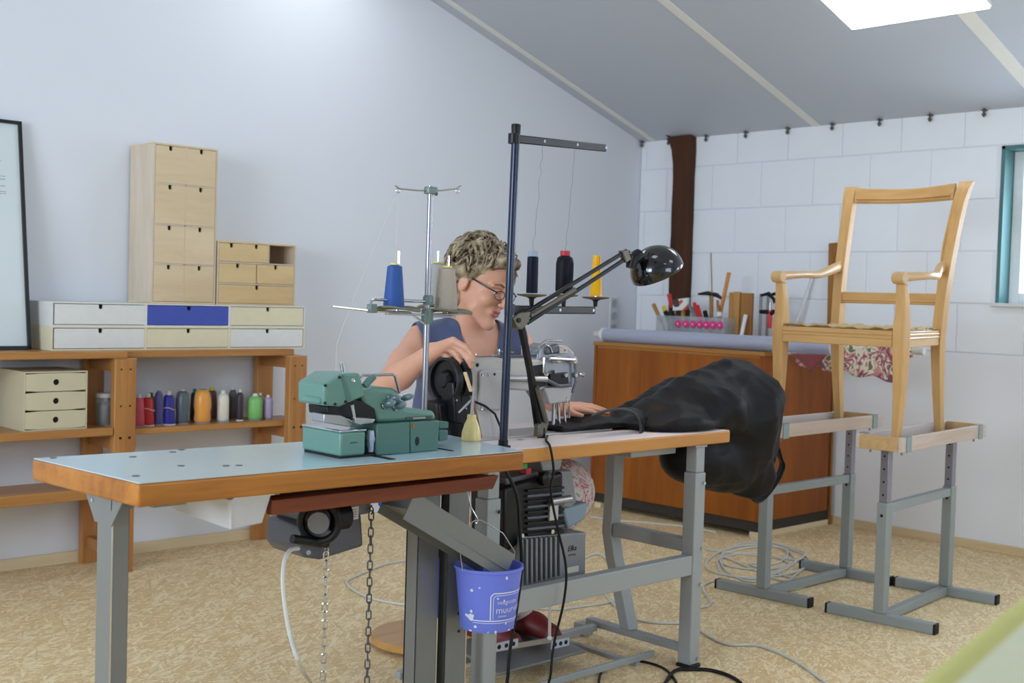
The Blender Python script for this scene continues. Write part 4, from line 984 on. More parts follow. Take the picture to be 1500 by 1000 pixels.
def wtext(s, size, s0, z0):
    c = bpy.data.curves.new('lettering', 'FONT'); c.body = s; c.size = size; c.align_y = 'CENTER'; c.resolution_u = 2
    tmp = bpy.data.objects.new('tmp_text', c); col.objects.link(tmp); dg = bpy.context.evaluated_depsgraph_get(); me = bpy.data.meshes.new_from_object(tmp.evaluated_get(dg)); bpy.data.objects.remove(tmp)
    inv = world_of(t).inverted()
    for v in me.vertices: v.co = inv @ wrap(s0+v.co.x, z0+v.co.y, .0014)
    me.materials.clear(); me.materials.append(m_print); me.name = 'lettering'; o = bpy.data.objects.new('lettering', me); col.objects.link(o); o.parent = t; o['kind'] = 'stuff'
wtext('veegvaste', .017, .026, .083); wtext('muurverf', .026, .022, .062); wtext('binnen', .009, .030, .046)
rr = random.Random(11)
for k in range(26):
    s0, z0 = rr.uniform(-.10, .10), rr.choice((rr.uniform(.0, .05), rr.uniform(.08, hb-.01), .004)); r0 = rr.uniform(.0015, .005)
    if k < 8: s0, z0, r0 = -.055+rr.uniform(-.012, .016), .045+rr.uniform(-.014, .014), rr.uniform(.003, .007)
    pts = [wrap(s0+r0*rr.uniform(.6, 1.2)*math.cos(a), max(.002, z0+r0*rr.uniform(.6, 1.2)*math.sin(a))) for a in [2*PI*i/8 for i in range(8)]]
    M().add(pts, [tuple(range(8))]).build('paint_splash', m_print, t, smooth=False)['kind'] = 'stuff'
hk = W(697, 762, Y=YBK+.02)
l_, r2 = V((bc.x-rt*.95*.72, YBK+rt*.95*.69, bc.z)), V((bc.x+rt*1.03*.72, YBK-rt*1.03*.69*0+.0, bc.z-.004))
l_ = V((bc.x-rt*1.02, YBK, bc.z-.004)); r2 = V((bc.x+rt*1.02, YBK, bc.z-.004))
M().tube([l_, l_*.6+hk*.4+V((-.03, 0, .012)), hk+V((-.012, 0, -.002)), hk, hk+V((.02, 0, -.002)), hk*.5+r2*.5+V((.028, 0, .02)), r2+V((.002, 0, .03)), r2], .0016, 8).build('wire_handle', m_brush, t)
hkt = thing('hanging_hook', 'thin wire hook holding the blue bucket under the table', 'hook', hk)
M().tube([hk+V((-.004, 0, -.006)), hk+V((.003, 0, -.008)), hk+V((.007, .0, .0)), hk+V((0, .02, .03)), V((hk.x-.016, hk.y+.05, Z1T-TH1-.001))], .0022, 8).build('hook_wire', m_chrome, hkt)
# ---------------------------------------------------------------- second table, pinkish laminate
Z2 = .79; TH2 = .042
X20, X21, Y20, Y21 = -3.764, -2.640, -2.688, -2.17
t2 = thing('white_topped_sewing_table', 'sewing table with pale top, light wood edge and grey steel frame', 'table', ((X20+X21)/2, (Y20+Y21)/2, 0))
M().box((X20, Y20, Z2-TH2), (X21, Y21, Z2-.0015)).build('table_board', m_edge2, t2, bevel=.005, seg=3)
M().box((X20+.003, Y20+.003, Z2-.00149), (X21-.003, Y21-.003, Z2)).build('laminate', m_lam2, t2)
for (a, b) in ((762, 644), (807, 637.5), (735, 645)):
    q = W(a, b, Z=Z2); M().lathe([(.011, 0), (.010, .0012), (.004, .0006)], (q.x, q.y, Z2), n=14).build('screw_cup', m_brush, t2)
def end_frame(xc, dy=0.0):
    yf = -2.655; ZU = Z2-TH2-.0005
    lo_ = M().box((xc-.026, yf-.026, .012), (xc+.026, yf+.026, .655)).build('leg', m_leg2, t2, bevel=.004)
    M().box((xc-.022, yf-.022, .6552), (xc+.022, yf+.022, ZU-.008)).build('inner_leg', m_leg2, t2, bevel=.003)
    M().box((xc-.030, yf-.030, 0), (xc+.030, yf+.030, .0118)).build('rubber_foot', m_blk, t2, bevel=.003)
    for zz, hh in ((.70, .022), (.425, .022)): M().box((xc+.0262 if zz < .6 else xc+.0222, yf-.003, zz-hh), (xc+.0275 if zz < .6 else xc+.0235, yf+.003, zz+hh)).build('slot', m_blackm, lo_)
    for zz in (.62, .40, .28, .03):
        M().cyl((xc+.0262, yf+.004, zz), (xc+.036, yf+.004, zz), .008, n=6).build('bolt', m_chrome, lo_)
        M().cyl((xc+.012, yf-.034, zz), (xc+.012, yf-.0262, zz), .006, n=6).build('bolt', m_chrome, lo_)
    # bent back leg
    K = [(z_, y_+dy) for (z_, y_) in ((ZU-.008, -2.300), (.55, -2.300), (.40, -2.292), (.30, -2.315), (.20, -2.352), (.07, -2.392))]
    bl_ = M(); w2 = .021
    for (z, y) in K: bl_.v += [(xc-.026, y-w2, z), (xc+.026, y-w2, z), (xc+.026, y+w2, z), (xc-.026, y+w2, z)]
    for i in range(len(K)-1):
        for j in range(4): bl_.f.append((i*4+j, i*4+(j+1) % 4, (i+1)*4+(j+1) % 4, (i+1)*4+j))
    bl_.f += [(0, 1, 2, 3), tuple((len(K)-1)*4+j for j in (3, 2, 1, 0))]
    bl_.build('back_leg', m_leg2, t2, bevel=.003)
    M().box((xc-.02, yf+.0265, .385), (xc+.02, -2.316+dy, .43)).build('cross_bar', m_leg2, t2, bevel=.003)
    M().box((xc-.018, yf+.0265, .045), (xc+.018, -2.20+dy, .0695)).build('foot_bar', m_leg2, t2, bevel=.003)
    M().box((xc-.026, -2.20+dy, .0), (xc+.026, -2.15+dy, .045)).build('rear_foot', m_leg2, t2, bevel=.003)
    M().box((xc-.03, yf-.024, ZU-.0078), (xc+.03, -2.24, ZU)).build('top_rail', m_leg2, t2)
end_frame(-2.785); end_frame(-3.722, -.15)
M().box((-3.722+.0265, -2.678, .315), (-2.785-.0265, -2.640, .381)).build('stretcher', m_leg2, t2, bevel=.003)
M().box((-3.722+.0185, -2.262, .035), (-2.785-.0185, -2.237, .06)).build('lower_stretcher', m_leg2, t2, bevel=.003)
M().box((-3.05, -2.60, Z2-TH2-.035), (-2.82, -2.30, Z2-TH2-.0005)).build('drawer_box', m_leg2, t2, bevel=.004)
# treadle pedal and its rod
pd = thing('foot_pedal', 'grey treadle pedal with perforated side straps between the table legs', 'pedal', (-3.3, -2.42, .0))
M().hexa([(-3.46, -2.44, .045), (-3.06, -2.44, .045), (-3.06, -2.20, .085), (-3.46, -2.20, .085)], [(-3.46, -2.44, .054), (-3.06, -2.44, .054), (-3.06, -2.20, .094), (-3.46, -2.20, .094)]).build('pedal_plate', m_leg1, pd, bevel=.003)
for (pa_, pb_) in (((724, 949), (759, 941)), ((808, 945), (834, 939))):
    q0, q1 = W(*pa_, Y=-2.46), W(*pb_, Y=-2.46); h2 = .013
    o = M().hexa([(q0.x, -2.46, q0.z-h2), (q1.x, -2.46, q1.z-h2), (q1.x, -2.456, q1.z-h2), (q0.x, -2.456, q0.z-h2)], [(q0.x, -2.46, q0.z+h2), (q1.x, -2.46, q1.z+h2), (q1.x, -2.456, q1.z+h2), (q0.x, -2.456, q0.z+h2)]).build('side_strap', plain('bright_strap', (186,194,210), .4, .2), pd)
    for k in range(3): q = q0+(q1-q0)*(.2+.3*k); M().cyl((q.x, -2.4615, q.z), (q.x, -2.458, q.z), .007, n=12).build('hole', m_blackm, o)
M().bar(W(700, 955, Y=-2.455), W(848, 930, Y=-2.455), .006, .016).build('pedal_link', m_brush, pd)
M().box((-3.69, -2.548, .014), (-2.83, -2.535, .036)).build('pedal_bar', m_leg2, pd, bevel=.002)
for xx in (-3.62, -2.92): M().box((xx-.01, -2.55, 0), (xx+.01, -2.22, .014)).build('pedal_bracket', m_leg2, pd)
q = W(806, 860, Y=-2.47); q1 = W(805, 934, Y=-2.47)
M().tube([q1, (q.x-.006, -2.47, .42)], .005, 8).build('pedal_rod', plain('pale_rod', (206,196,186), .4), pd)
M().ball(q1, .008).build('ball_joint', m_white, pd)
# ---------------------------------------------------------------- large clutch motor under the second table
YE = -2.60
t = thing('clutch_motor', 'large black and grey finned clutch motor under the white topped table', 'motor', (W(800, 800, Y=YE).x, YE+.08, .42))
pprism([(760, 786), (859, 779), (858, 851), (760, 872)], YE+.004, .15).build('gear_housing', m_motor, t, bevel=.006, seg=3)
for k in range(9):
    xx = 764+7.0*k; o = pprism([(xx, 790-k*.6), (xx+3.2, 789.6-k*.6), (xx+3.2, 858-k*1.8), (xx, 858.6-k*1.8)], YE-.016, .019).build('cooling_fin', m_motor, t, bevel=.002)
pprism([(738, 715), (762, 706), (826, 690), (826, 786), (762, 797), (738, 812)], YE+.012, .15).build('motor_drum', m_blackm, t, bevel=.012, seg=3)
for k in range(9):
    yy = 717+8.0*k; a, b = W(771, yy+1.5, Y=YE+.008), W(825, yy-3.5, Y=YE+.008)
    M().bar(a, b, .012, .0075).build('drum_rib', m_gun if k % 2 else m_blackm, t, bevel=.001)
pl_ = W(812, 751, Y=YE-.002); M().box((pl_.x-.018, YE-.001, pl_.z-.022), (pl_.x+.018, YE+.0075, pl_.z+.022)).build('rating_plate', plain('grey_plate', (186,184,176), .5), t)
pprism([(800, 690), (838, 688), (846, 735), (836, 745), (806, 742)], YE+.03, .09).build('lever_casting', m_motor, t, bevel=.008, seg=3)
pprism([(825, 745), (862, 735), (858, 760), (832, 775)], YE+.03, .07).build('brake_cover', plain('blue_grey_cover', (128,146,160), .45), t, bevel=.008, seg=3)
M().tube([W(804, 735, Y=YE+.0), W(835, 730, Y=YE+.0)], .012, 14).build('lever_bush', m_brush, t)
M().lathe([(.02, 0), (.022, .004), (.022, .02), (.012, .026)], W(795, 700, Y=YE+.01), (0, -1, 0), 18).build('pulley_nut', m_blackm, t)
pprism([(790, 668), (826, 665), (818, 700), (798, 700)], YE+.05, .07).build('mount_bracket', m_leg2, t, bevel=.004)
pprism([(740, 700), (790, 690), (786, 730), (750, 745)], YE+.03, .08).build('mount_arm', m_gun, t, bevel=.005)
for (a, b) in ((763.5, 784), (808, 778)): M().lathe([(.007, 0), (.007, .006)], W(a, b, Y=YE-.001), (0, -1, 0), 8).build('bolt', m_chrome, t)
e0 = W(838, 803, Y=YE+.003); text_part('Efka', .024, m_blackm, (e0.x, YE+.0032, e0.z), (1, 0, 0), (0, 0, 1), t, shear=.3)
e0 = W(838, 812, Y=YE+.003); text_part('variostop', .009, m_gun, (e0.x, YE+.0032, e0.z), (1, 0, 0), (0, 0, 1), t)
e0 = W(838, 834, Y=YE+.003); M().box((e0.x-.028, YE+.0012, e0.z-.009), (e0.x+.028, YE+.0038, e0.z+.009)).build('type_plate', plain('beige_plate', (196,190,176), .5), t)
e0 = W(829, 783, Y=YE+.01); M().box((e0.x-.018, YE+.01, e0.z-.002), (e0.x+.018, YE+.06, e0.z+.004)).build('white_label', m_white, t)
a, b = W(757, 680, Y=YE+.02), W(780, 695, Y=YE+.02)
M().box((W(777, 680, Y=YE).x, YE+.03, W(780, 688, Y=YE).z), (W(783, 680, Y=YE).x, YE+.06, W(780, 681, Y=YE).z)).build('green_button', plain('green_button', (70,170,80), .4), t)
M().box((W(782, 680, Y=YE).x, YE+.03, W(785, 696, Y=YE).z), (W(789, 680, Y=YE).x, YE+.06, W(785, 688, Y=YE).z)).build('red_button', plain('red_button', (214,60,70), .4), t)
# ---------------------------------------------------------------- green overlock machine
P0 = W(498, 672.5, Z=Z1T); YO = P0.y
ov = thing('overlock_machine', 'green enamelled overlock sewing machine on the blue laminate', 'sewing machine', (W(550, 660, Y=YO).x, YO+.09, Z1T))
def o3(zx, zy): return (430+.2101*zx, 480+.2101*zy)
def oprism(pts, y0, dep): return pprism([o3(*p) for p in pts], YO+y0, dep)
xq0, xq1 = P0.x, W(535, 669.5, Y=YO).x
ztop = W(498, 634, Y=YO).z
yback = W(432, 662, Z=Z1T).y
M().box((xq0, YO, Z1T+.006), (xq1, yback, ztop)).build('cloth_box', m_green, ov, bevel=.006, seg=3)
M().box((xq0+.004, YO+.006, Z1T), (xq1, yback-.006, Z1T+.006)).build('base_pad', m_blackm, ov)
M().box((xq0-.001, YO-.001, ztop), (xq1+.002, yback+.001, ztop+.006)).build('cloth_plate', m_chrome, ov, bevel=.0025)
for (pp_, nm_) in (([(583, 672), (812, 658), (812, 876), (583, 888)], 'front_cover'), ([(816, 658), (1020, 646), (1005, 858), (816, 872)], 'front_cover')):
    oprism(pp_, .0, .12).build(nm_, m_greend, ov, bevel=.003)
oprism([(583, 878), (1004, 850), (1004, 872), (583, 900)], .006, .1).build('base_pad', m_blackm, ov)
oprism([(470, 480), (500, 440), (560, 418), (690, 430), (735, 455), (755, 505), (790, 560), (985, 578), (1004, 642), (585, 664), (575, 600), (500, 540)], .02, .12).build('body_casting', m_green, ov, bevel=.010, seg=3)
oprism([(500, 452), (740, 452), (700, 420), (520, 412)], .035, .10).build('top_cover', m_greend, ov, bevel=.006)
hd = oprism([(215, 395), (330, 320), (466, 315), (502, 474), (372, 530), (330, 550), (215, 545)], -.012, .11).build('head_cover', m_green, ov, bevel=.006, seg=3)
oprism([(335, 330), (352, 326), (408, 505), (378, 524)], -.0145, .004).build('head_ridge', m_greend, hd, bevel=.001)
oprism([(174, 530), (180, 495), (215, 465), (215, 538)], .0, .07).build('head_guard', m_green, ov, bevel=.006, seg=3)
for p in ((320, 345), (222, 402), (220, 525), (290, 532), (362, 515)):
    q = W(*o3(*p), Y=YO-.0125); M().cyl((q.x, YO-.0142, q.z), (q.x, YO-.010, q.z), .0035, n=10).build('screw', m_blackm, hd)
q = W(*o3(416, 365), Y=YO-.0125); M().lathe([(.0055, 0), (.0045, .002), (.002, .0015)], (q.x, YO-.0123, q.z), (0, -1, 0), 14).build('chrome_screw', m_chrome, hd)
oprism([(235, 548), (470, 505), (570, 560), (580, 640), (520, 655), (240, 610)], .02, .08).build('head_gap_shade', m_blackm, ov, bevel=.003)  # solid black block painting in the shaded gap under the head
oprism([(215, 600), (330, 610), (440, 660), (380, 690), (212, 660)], .012, .05).build('throat_plate', m_brush, ov, bevel=.002)
oprism([(440, 625), (575, 635), (560, 665), (440, 680)], -.004, .03).build('presser_arm', m_brush, ov, bevel=.003)
M().tube([W(*o3(408, 535), Y=YO-.01), W(*o3(430, 655), Y=YO-.004)], [.004, .003], 8).build('needle_bar', m_chrome, ov)
M().tube([W(*o3(425, 655), Y=YO-.004), W(*o3(470, 668), Y=YO-.006)], [.004, .003], 8).build('presser_foot', m_chrome, ov)
M().tube([W(*o3(352, 330), Y=YO+.03), W(*o3(335, 240), Y=YO+.03)], .0055, 12).build('lifting_pin', m_chrome, ov)
M().tube([W(*o3(470, 345), Y=YO+.05), W(*o3(480, 330), Y=YO+.05), W(*o3(690, 326), Y=YO+.05), W(*o3(707, 335), Y=YO+.05), W(*o3(738, 455), Y=YO+.05)], .0035, 10).build('carry_handle', m_chrome, ov)
M().tube([W(*o3(495, 405), Y=YO-.01), W(*o3(530, 365), Y=YO-.01), W(*o3(562, 340), Y=YO-.01)], [.008, .009, .007], 14).build('green_knob', m_greend, ov)
m_tens = plain('tension_disc', (118,140,146), .35, .5)
for (p, r) in (((640, 535), .0105), ((672, 498), .008), ((715, 545), .0105), ((765, 492), .008)):
    q = W(*o3(*p), Y=YO+.018); M().lathe([(r*.9, 0), (r, .003), (r, .018), (r*.7, .024), (r*.3, .028)], q, (.45, -.8, .3), 16).build('tension_knob', m_tens, ov)
    M().lathe([(r*1.15, -.004), (r*1.15, -.001), (r*.9, 0)], q, (.45, -.8, .3), 16).build('tension_disc', m_chrome, ov)
a, b = W(*o3(785, 640), Y=YO+.018), W(*o3(962, 612), Y=YO+.018)
npl = M().box((a.x, YO+.0165, a.z+.0008), (b.x, YO+.0205, b.z-.0)).build('name_plate', plain('dark_name_plate', (70,76,74), .4), ov)
text_part('Lewenstein', .0088, plain('cream_lettering', (226,224,208), .5), ((a.x+b.x)/2, YO+.0162, (a.z+b.z)/2-.0003), (1, 0, 0), (0, 0, 1), ov, shear=.0)
a = W(*o3(420, 800), Y=YO); text_part('LEWENST', .005, m_greend, (a.x, YO-.0006, a.z), (1, 0, 0), (0, 0, 1), ov)
q = W(*o3(862, 790), Y=YO-.0005)
M().lathe([(.0001, 0), (.008, 0), (.008, .0008), (.0001, .0008)], (q.x, YO-.0002, q.z), (0, -1, 0), 18, cap=False).xf(Matrix.Translation((q.x, 0, q.z)) @ Matrix.Diagonal((.8, 1, 1.4, 1)) @ Matrix.Translation((-q.x, 0, -q.z))).build('finger_slot', m_blackm, ov)
q = W(*o3(836, 682), Y=YO-.0005); M().box((q.x-.004, YO-.002, q.z-.004), (q.x+.004, YO+.001, q.z+.004)).build('brass_latch', plain('brass', (170,110,50), .35, .7), ov)
oprism([(1015, 650), (1082, 655), (1082, 700), (1015, 705)], .06, .05).build('rear_box', m_greend, ov, bevel=.003)
oprism([(1015, 708), (1078, 712), (1078, 782), (1015, 790)], .06, .05).build('rear_box', m_greend, ov, bevel=.003)
# waste bag hanging in the gap
rg = M(); rr = random.Random(4); n = 10
for i in range(9):
    z = i/8; q = W(*o3(542, 715+150*z), Y=YO+.012)
    for j in range(n):
        a = 2*PI*j/n; r = (.0085+.002*math.sin(z*5))*rr.uniform(.8, 1.15); rg.v.append((q.x+r*math.cos(a), YO+.014+r*math.sin(a), q.z))
for i in range(8):
    for j in range(n): rg.f.append((i*n+j, i*n+(j+1) % n, (i+1)*n+(j+1) % n, (i+1)*n+j))
rg.f += [tuple(range(n)), tuple(8*n+j for j in range(n))]
rg.build('lint_bag', plain('bluish_plastic', (176,184,206), .3, var=.2, scale=120), ov)
oprism([(484, 885), (590, 868), (590, 915), (500, 920)], .005, .02).build('rubber_buffer', m_blackm, ov, bevel=.003)
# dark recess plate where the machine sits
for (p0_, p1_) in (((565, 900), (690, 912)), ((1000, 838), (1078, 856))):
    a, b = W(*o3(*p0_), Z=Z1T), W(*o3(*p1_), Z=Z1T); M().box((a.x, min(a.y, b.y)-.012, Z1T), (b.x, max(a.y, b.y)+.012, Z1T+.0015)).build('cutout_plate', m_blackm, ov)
# ================================================================== industrial machine on the white topped table
YS = -2.478; DS = .10        # face towards the camera, depth
mc = thing('sewing_machine', 'grey industrial sewing machine on the white topped table', 'sewing machine', (-3.4, YS+DS/2, Z2))
M().box((-3.66, -2.492, Z2), (-3.02, -2.335, Z2+.007)).build('bed_plate', m_beiged, mc, bevel=.002)
pprism([(690, 530), (697, 524), (728, 523), (745, 526), (747, 645), (738, 652), (694, 654), (689, 645)], YS, DS).build('column', m_beige, mc, bevel=.008, seg=3)
pprism([(728, 524.5), (790, 526), (800, 532), (800, 568), (790, 573), (745, 571)], YS+.006, DS-.012).build('arm', m_beige, mc, bevel=.008, seg=3)
cv = pprism([(703, 546), (707, 542), (737, 542), (738, 545), (737, 600), (705, 601), (702, 597)], YS-.010, .012).build('cover_plate', m_beiged, mc, bevel=.004, seg=2)
for p in ((707.5, 549), (716, 549), (706.5, 598), (715, 597.5)):
    q = W(*p, Y=YS-.012); M().lathe([(.0055, 0), (.0045, .003), (.002, .0025)], (q.x, YS-.0098, q.z), (0, -1, 0), 12).build('screw', m_chrome, cv)
q = W(699, 534.5, Y=YS); M().cyl((q.x, YS-.0015, q.z), (q.x, YS+.003, q.z), .006, n=12).build('oil_hole', m_blackm, mc)
q = W(725, 548, Y=YS-.012); M().cyl((q.x, YS-.0115, q.z), (q.x, YS-.008, q.z), .004, n=10).build('cover_hole', m_blackm, cv)
M().tube([W(742, 554, Y=YS-.006), W(800, 555, Y=YS-.006)], .0095, 14).build('presser_shaft', m_brush, mc)
M().tube([W(690, 524, Y=YS+.03), W(790, 520.5, Y=YS+.03)], .004, 8).build('top_gasket', m_gun, mc)
for (a, b, c, r) in ((694, 524, 518, .006), (730, 525, 511, .004), (765, 524, 503, .0045), (724, 525, 520, .006)):
    q0, q1 = W(a, b, Y=YS+.045), W(a, c, Y=YS+.045); M().lathe([(r, 0), (r, (q1.z-q0.z)*.7), (r*1.4, (q1.z-q0.z)*.75), (r*1.3, q1.z-q0.z)], q0, n=12).build('thread_post', m_chrome, mc)
M().tube([W(729, 514, Y=YS+.045), W(752, 516, Y=YS+.045)], .0025, 8).build('thread_guide', m_brush, mc)
# head with its exposed mechanism
m_headg = plain('head_casting', (150,152,160), .35, .5, var=.06, scale=60)
pprism([(786, 540), (790, 510), (802, 503), (830, 505), (842, 515), (846, 545), (842, 575), (835, 590), (800, 590), (788, 570)], YS+.02, DS-.03).build('head_casting', m_headg, mc, bevel=.008, seg=3)
pprism([(779, 535), (799, 532), (800, 566), (782, 570)], YS+.005, DS-.02).build('head_joint', m_blackm, mc, bevel=.004)
pprism([(798, 568), (838, 566), (836, 588), (806, 592)], YS+.0, DS-.06).build('lower_bracket', m_beiged, mc, bevel=.004)
pprism([(806, 548), (832, 545), (834, 562), (806, 565)], YS+.008, .03).build('mechanism_recess', m_blackm, mc, bevel=.003)
for (a, b, r, h) in ((812, 526, .012, .022), (836, 527, .012, .022), (824, 549, .008, .018), (818, 566, .006, .016), (841, 549, .008, .012), (798, 548, .006, .012), (810, 544, .005, .012)):
    M().lathe([(r, 0), (r, h*.7), (r*.8, h), (r*.3, h)], W(a, b, Y=YS+.018), (0, -1, 0), 16).build('crank_boss', m_beige if b == 526 or b == 527 else m_brush, mc)
M().tube([W(805, 525, Y=YS-.002), W(842, 527, Y=YS-.002)], .0055, 12).build('crank_pin', m_chrome, mc)
M().tube([W(797, 524, Y=YS), W(796, 545, Y=YS-.004), W(800, 552, Y=YS-.002)], .0032, 8).build('take_up_link', m_chrome, mc)
M().tube([W(842, 530, Y=YS+.01), W(843, 560, Y=YS+.01), W(838, 575, Y=YS+.01)], .004, 8).build('side_link', m_gun, mc)
M().tube([W(800, 556, Y=YS-.004), W(818, 565, Y=YS-.006), W(836, 564, Y=YS-.004)], .006, 10).build('lift_arm', m_gun, mc)
for (a, b, c, d_, r) in ((826, 588, 828, 622, .0042), (833, 586, 834, 612, .003), (818, 590, 819, 622, .005), (812, 590, 810, 625, .006)):
    M().tube([W(a, b, Y=YS+.035), W(c, d_, Y=YS+.035)], r, 10).build('needle_bar', m_chrome, mc)
M().box((-3.205, -2.46, Z2+.0075), (-3.15, -2.42, Z2+.022)).build('presser_foot', m_brush, mc, bevel=.003)
M().tube([W(834, 575, Y=YS+.01), W(830, 583, Y=YS-.0), W(832, 595, Y=YS+.0)], .0025, 8).build('thread_hook', m_chrome, mc)
M().tube([W(778, 515, Y=YS+.03), W(786, 513, Y=YS+.03), W(795, 502, Y=YS+.03), W(800, 498.5, Y=YS+.03), W(822, 499, Y=YS+.03)], .0038, 10).build('lift_lever', m_brush, mc)
M().tube([W(787, 518, Y=YS+.02), W(789, 508, Y=YS+.01), W(797, 503, Y=YS+.01), W(806, 508, Y=YS+.01), W(809, 516, Y=YS+.01)], .0022, 8).build('spring', m_chrome, mc)
pprism([(800, 508), (820, 503), (822, 517), (800, 520)], YS+.012, .03).build('tension_unit', m_gun, mc, bevel=.006)
pprism([(820, 508), (832, 509), (832, 518), (820, 518)], YS+.008, .02).build('tension_block', m_beiged, mc, bevel=.002)
q = W(828, 513, Y=YS+.006); M().cyl((q.x, YS+.0065, q.z), (q.x, YS+.0085, q.z), .003, n=8).build('red_dot', m_red, mc)
M().lathe([(.006, 0), (.006, .012), (.008, .014), (.008, .018)], W(848, 549, Y=YS+.02), (1, -.2, 0), 12).build('side_knob', m_chrome, mc)
# hand wheel and belt guard on the left end
wc = W(660, 556, Y=YS+.045)
M().lathe([(.055, -.028), (.068, -.026), (.068, -.006), (.058, -.004), (.058, .006), (.066, .008), (.066, .026), (.059, .028), (.055, .016), (.030, .013), (.026, .026), (.020, .034), (.012, .036)], wc, (-1, 0, 0), 36).build('hand_wheel', m_blackm, mc)
M().cyl(wc+V((.02, 0, 0)), V((-3.6, wc.y, wc.z)), .016, n=14).build('wheel_shaft', m_brush, mc)
gd = pprism([(664, 560), (686, 556), (690, 570), (690, 606), (680, 622), (668, 618)], YS-.004, .06).build('belt_guard', m_blackm, mc, bevel=.006)
for p in ((677, 573), (669, 586), (683, 598)):
    q = W(*p, Y=YS-.005); M().cyl((q.x, YS-.0065, q.z), (q.x, YS-.003, q.z), .003, n=8).build('screw', m_brush, gd)
pprism([(640, 590), (668, 585), (690, 600), (700, 632), (692, 650), (660, 652), (645, 630)], YS+.03, .07).build('lower_guard', m_blackm, mc, bevel=.01, seg=3)
bt = []
for s in (0, 1):
    M().tube([V((wc.x, wc.y-.05+.1*s, wc.z-.03)), V((-3.60-.06, -2.43-.03+.06*s, Z2+.008))], .005, 8).build('drive_belt', m_blk, mc)
# cable loop on the column
M().tube([W(695, 588, Y=YS-.015), W(710, 594, Y=YS-.02), W(725, 606, Y=YS-.02), W(733, 625, Y=YS-.03), W(734, 640, Y=YS-.03), V((-3.55, -2.53, Z2+.008))], .0035, 8).build('motor_cable', m_blk, mc)
# small black switch on the table
q = W(712, 641, Z=Z2)
sw = thing('black_switch', 'small black switch block beside the oil bottle', 'switch', (q.x, q.y, Z2+.0))
M().box((q.x-.02, q.y-.012, Z2+.001), (q.x+.018, q.y+.012, Z2+.003)).build('foot', m_blk, sw)
M().lathe([(.011, .003), (.011, .034), (.009, .036)], (q.x-.008, q.y, Z2), n=14).build('plug', m_blk, sw); M().lathe([(.009, .003), (.009, .026), (.007, .028)], (q.x+.011, q.y, Z2), n=14).build('plug', m_blk, sw)
# ---------------------------------------------------------------- oil bottle on the blue top
q = W(690, 645.5, Z=Z1T); r = 15.2*3.15/FPX; hB = (645.5-605)*3.15/FPX
ob = thing('oil_bottle', 'small yellowish plastic oil bottle on the blue laminate', 'bottle', (q.x, q.y, Z1T))
m_oil = plain('oily_plastic', (246,222,150), .25, trans=.2)
M().lathe([(r*.9, 0), (r, .004), (r*.98, hB*.3), (r*.8, hB*.55), (r*.52, hB*.8), (r*.46, hB*.86), (r*.48, hB*.9), (r*.44, hB)], q, n=28).build('bottle_body', m_oil, ob)
M().tube([q+V((0, 0, hB-.002)), q+V((.002, 0, hB+.03)), q+V((.004, 0, hB+.075))], [.005, .0035, .0016], 10).build('spout', plain('clear_spout', (200,196,190), .3, trans=.4), ob)
# ---------------------------------------------------------------- navy thread stand
sb = W(737, 654.5, Z=Z2); st_top = W(756, 184, Y=sb.y)
ts = thing('navy_thread_stand', 'tall navy blue thread stand with a flat top arm', 'thread stand', (sb.x, sb.y, Z2))
M().tube([sb, st_top], .0118, 18).build('pole', m_navy, ts)
M().lathe([(.022, 0), (.022, .004), (.014, .006), (.014, .02)], sb, n=20).build('base_flange', m_blackm, ts)
M().lathe([(.0125, -.03), (.0138, 0), (.0128, .004)], st_top, n=18).build('pole_cap', m_blackm, ts)
SN = (-.30, 1, 0)
pa, pb = WN(753, 203, sb, SN), WN(887, 217, sb, SN)
M().bar(pa, pb, .008, .024).build('top_arm', m_blackm, ts, bevel=.003)
M().tube([pa+V((0, 0, -.014)), pa+V((0, 0, .014))], .017, 18).build('arm_clamp', m_blackm, ts)
for pxx in (792, 840, 886):
    f = (pxx-753)/(887-753); q = pa+(pb-pa)*f; M().cyl(q+V((0, -.006, .001)), q+V((0, .006, .001)), .0045, n=12).build('eyelet', m_brush, ts)
ba, bb2 = WN(746.5, 448, sb, SN), WN(871, 459, sb, SN)
ba.z = bb2.z = (ba.z+bb2.z)/2
M().bar(ba, bb2, .008, .024).build('spool_bar', m_blackm, ts, bevel=.003)
M().tube([ba+V((0, 0, -.016)), ba+V((0, 0, .016))], .0150, 18).build('bar_clamp', m_navy, ts)
m_pad = plain('olive_felt_pad', (120,116,92), .9, var=.15, scale=80)
m_padd = plain('brown_pad', (110,86,62), .7)
pads = {}
for (pc, pz, pw, mt) in ((779, 431.5, 59, m_pad), (826, 432, 56, m_pad), (872.5, 435.5, 57, m_padd)):
    q = WN(pc, pz, sb, SN); r = .046; b0 = V((q.x, q.y, ba.z+.012))
    M().lathe([(.006, 0), (.008, q.z-b0.z-.012), (.018, q.z-b0.z-.006)], b0, n=16).build('pad_stem', m_blackm, ts)
    M().lathe([(.012, -.008), (r*.9, -.003), (r, 0), (r*.9, .002), (.01, .0025)], (q.x, q.y, q.z), n=28).build('spool_pad', mt, ts)
    M().cyl((q.x, q.y, q.z+.0), (q.x, q.y, q.z+.085), .0022, n=8).build('spindle', m_chrome, ts)
    pads[pc] = V((q.x, q.y, q.z+.0027))
for (a, b) in ((858, 451), (843, 461)): pass
for f in (.55, .97): q = ba+(bb2-ba)*f; M().cyl(q+V((0, -.0055, 0)), q+V((0, .0055, 0)), .0045, n=12).build('bolt_hole', m_chrome, ts)
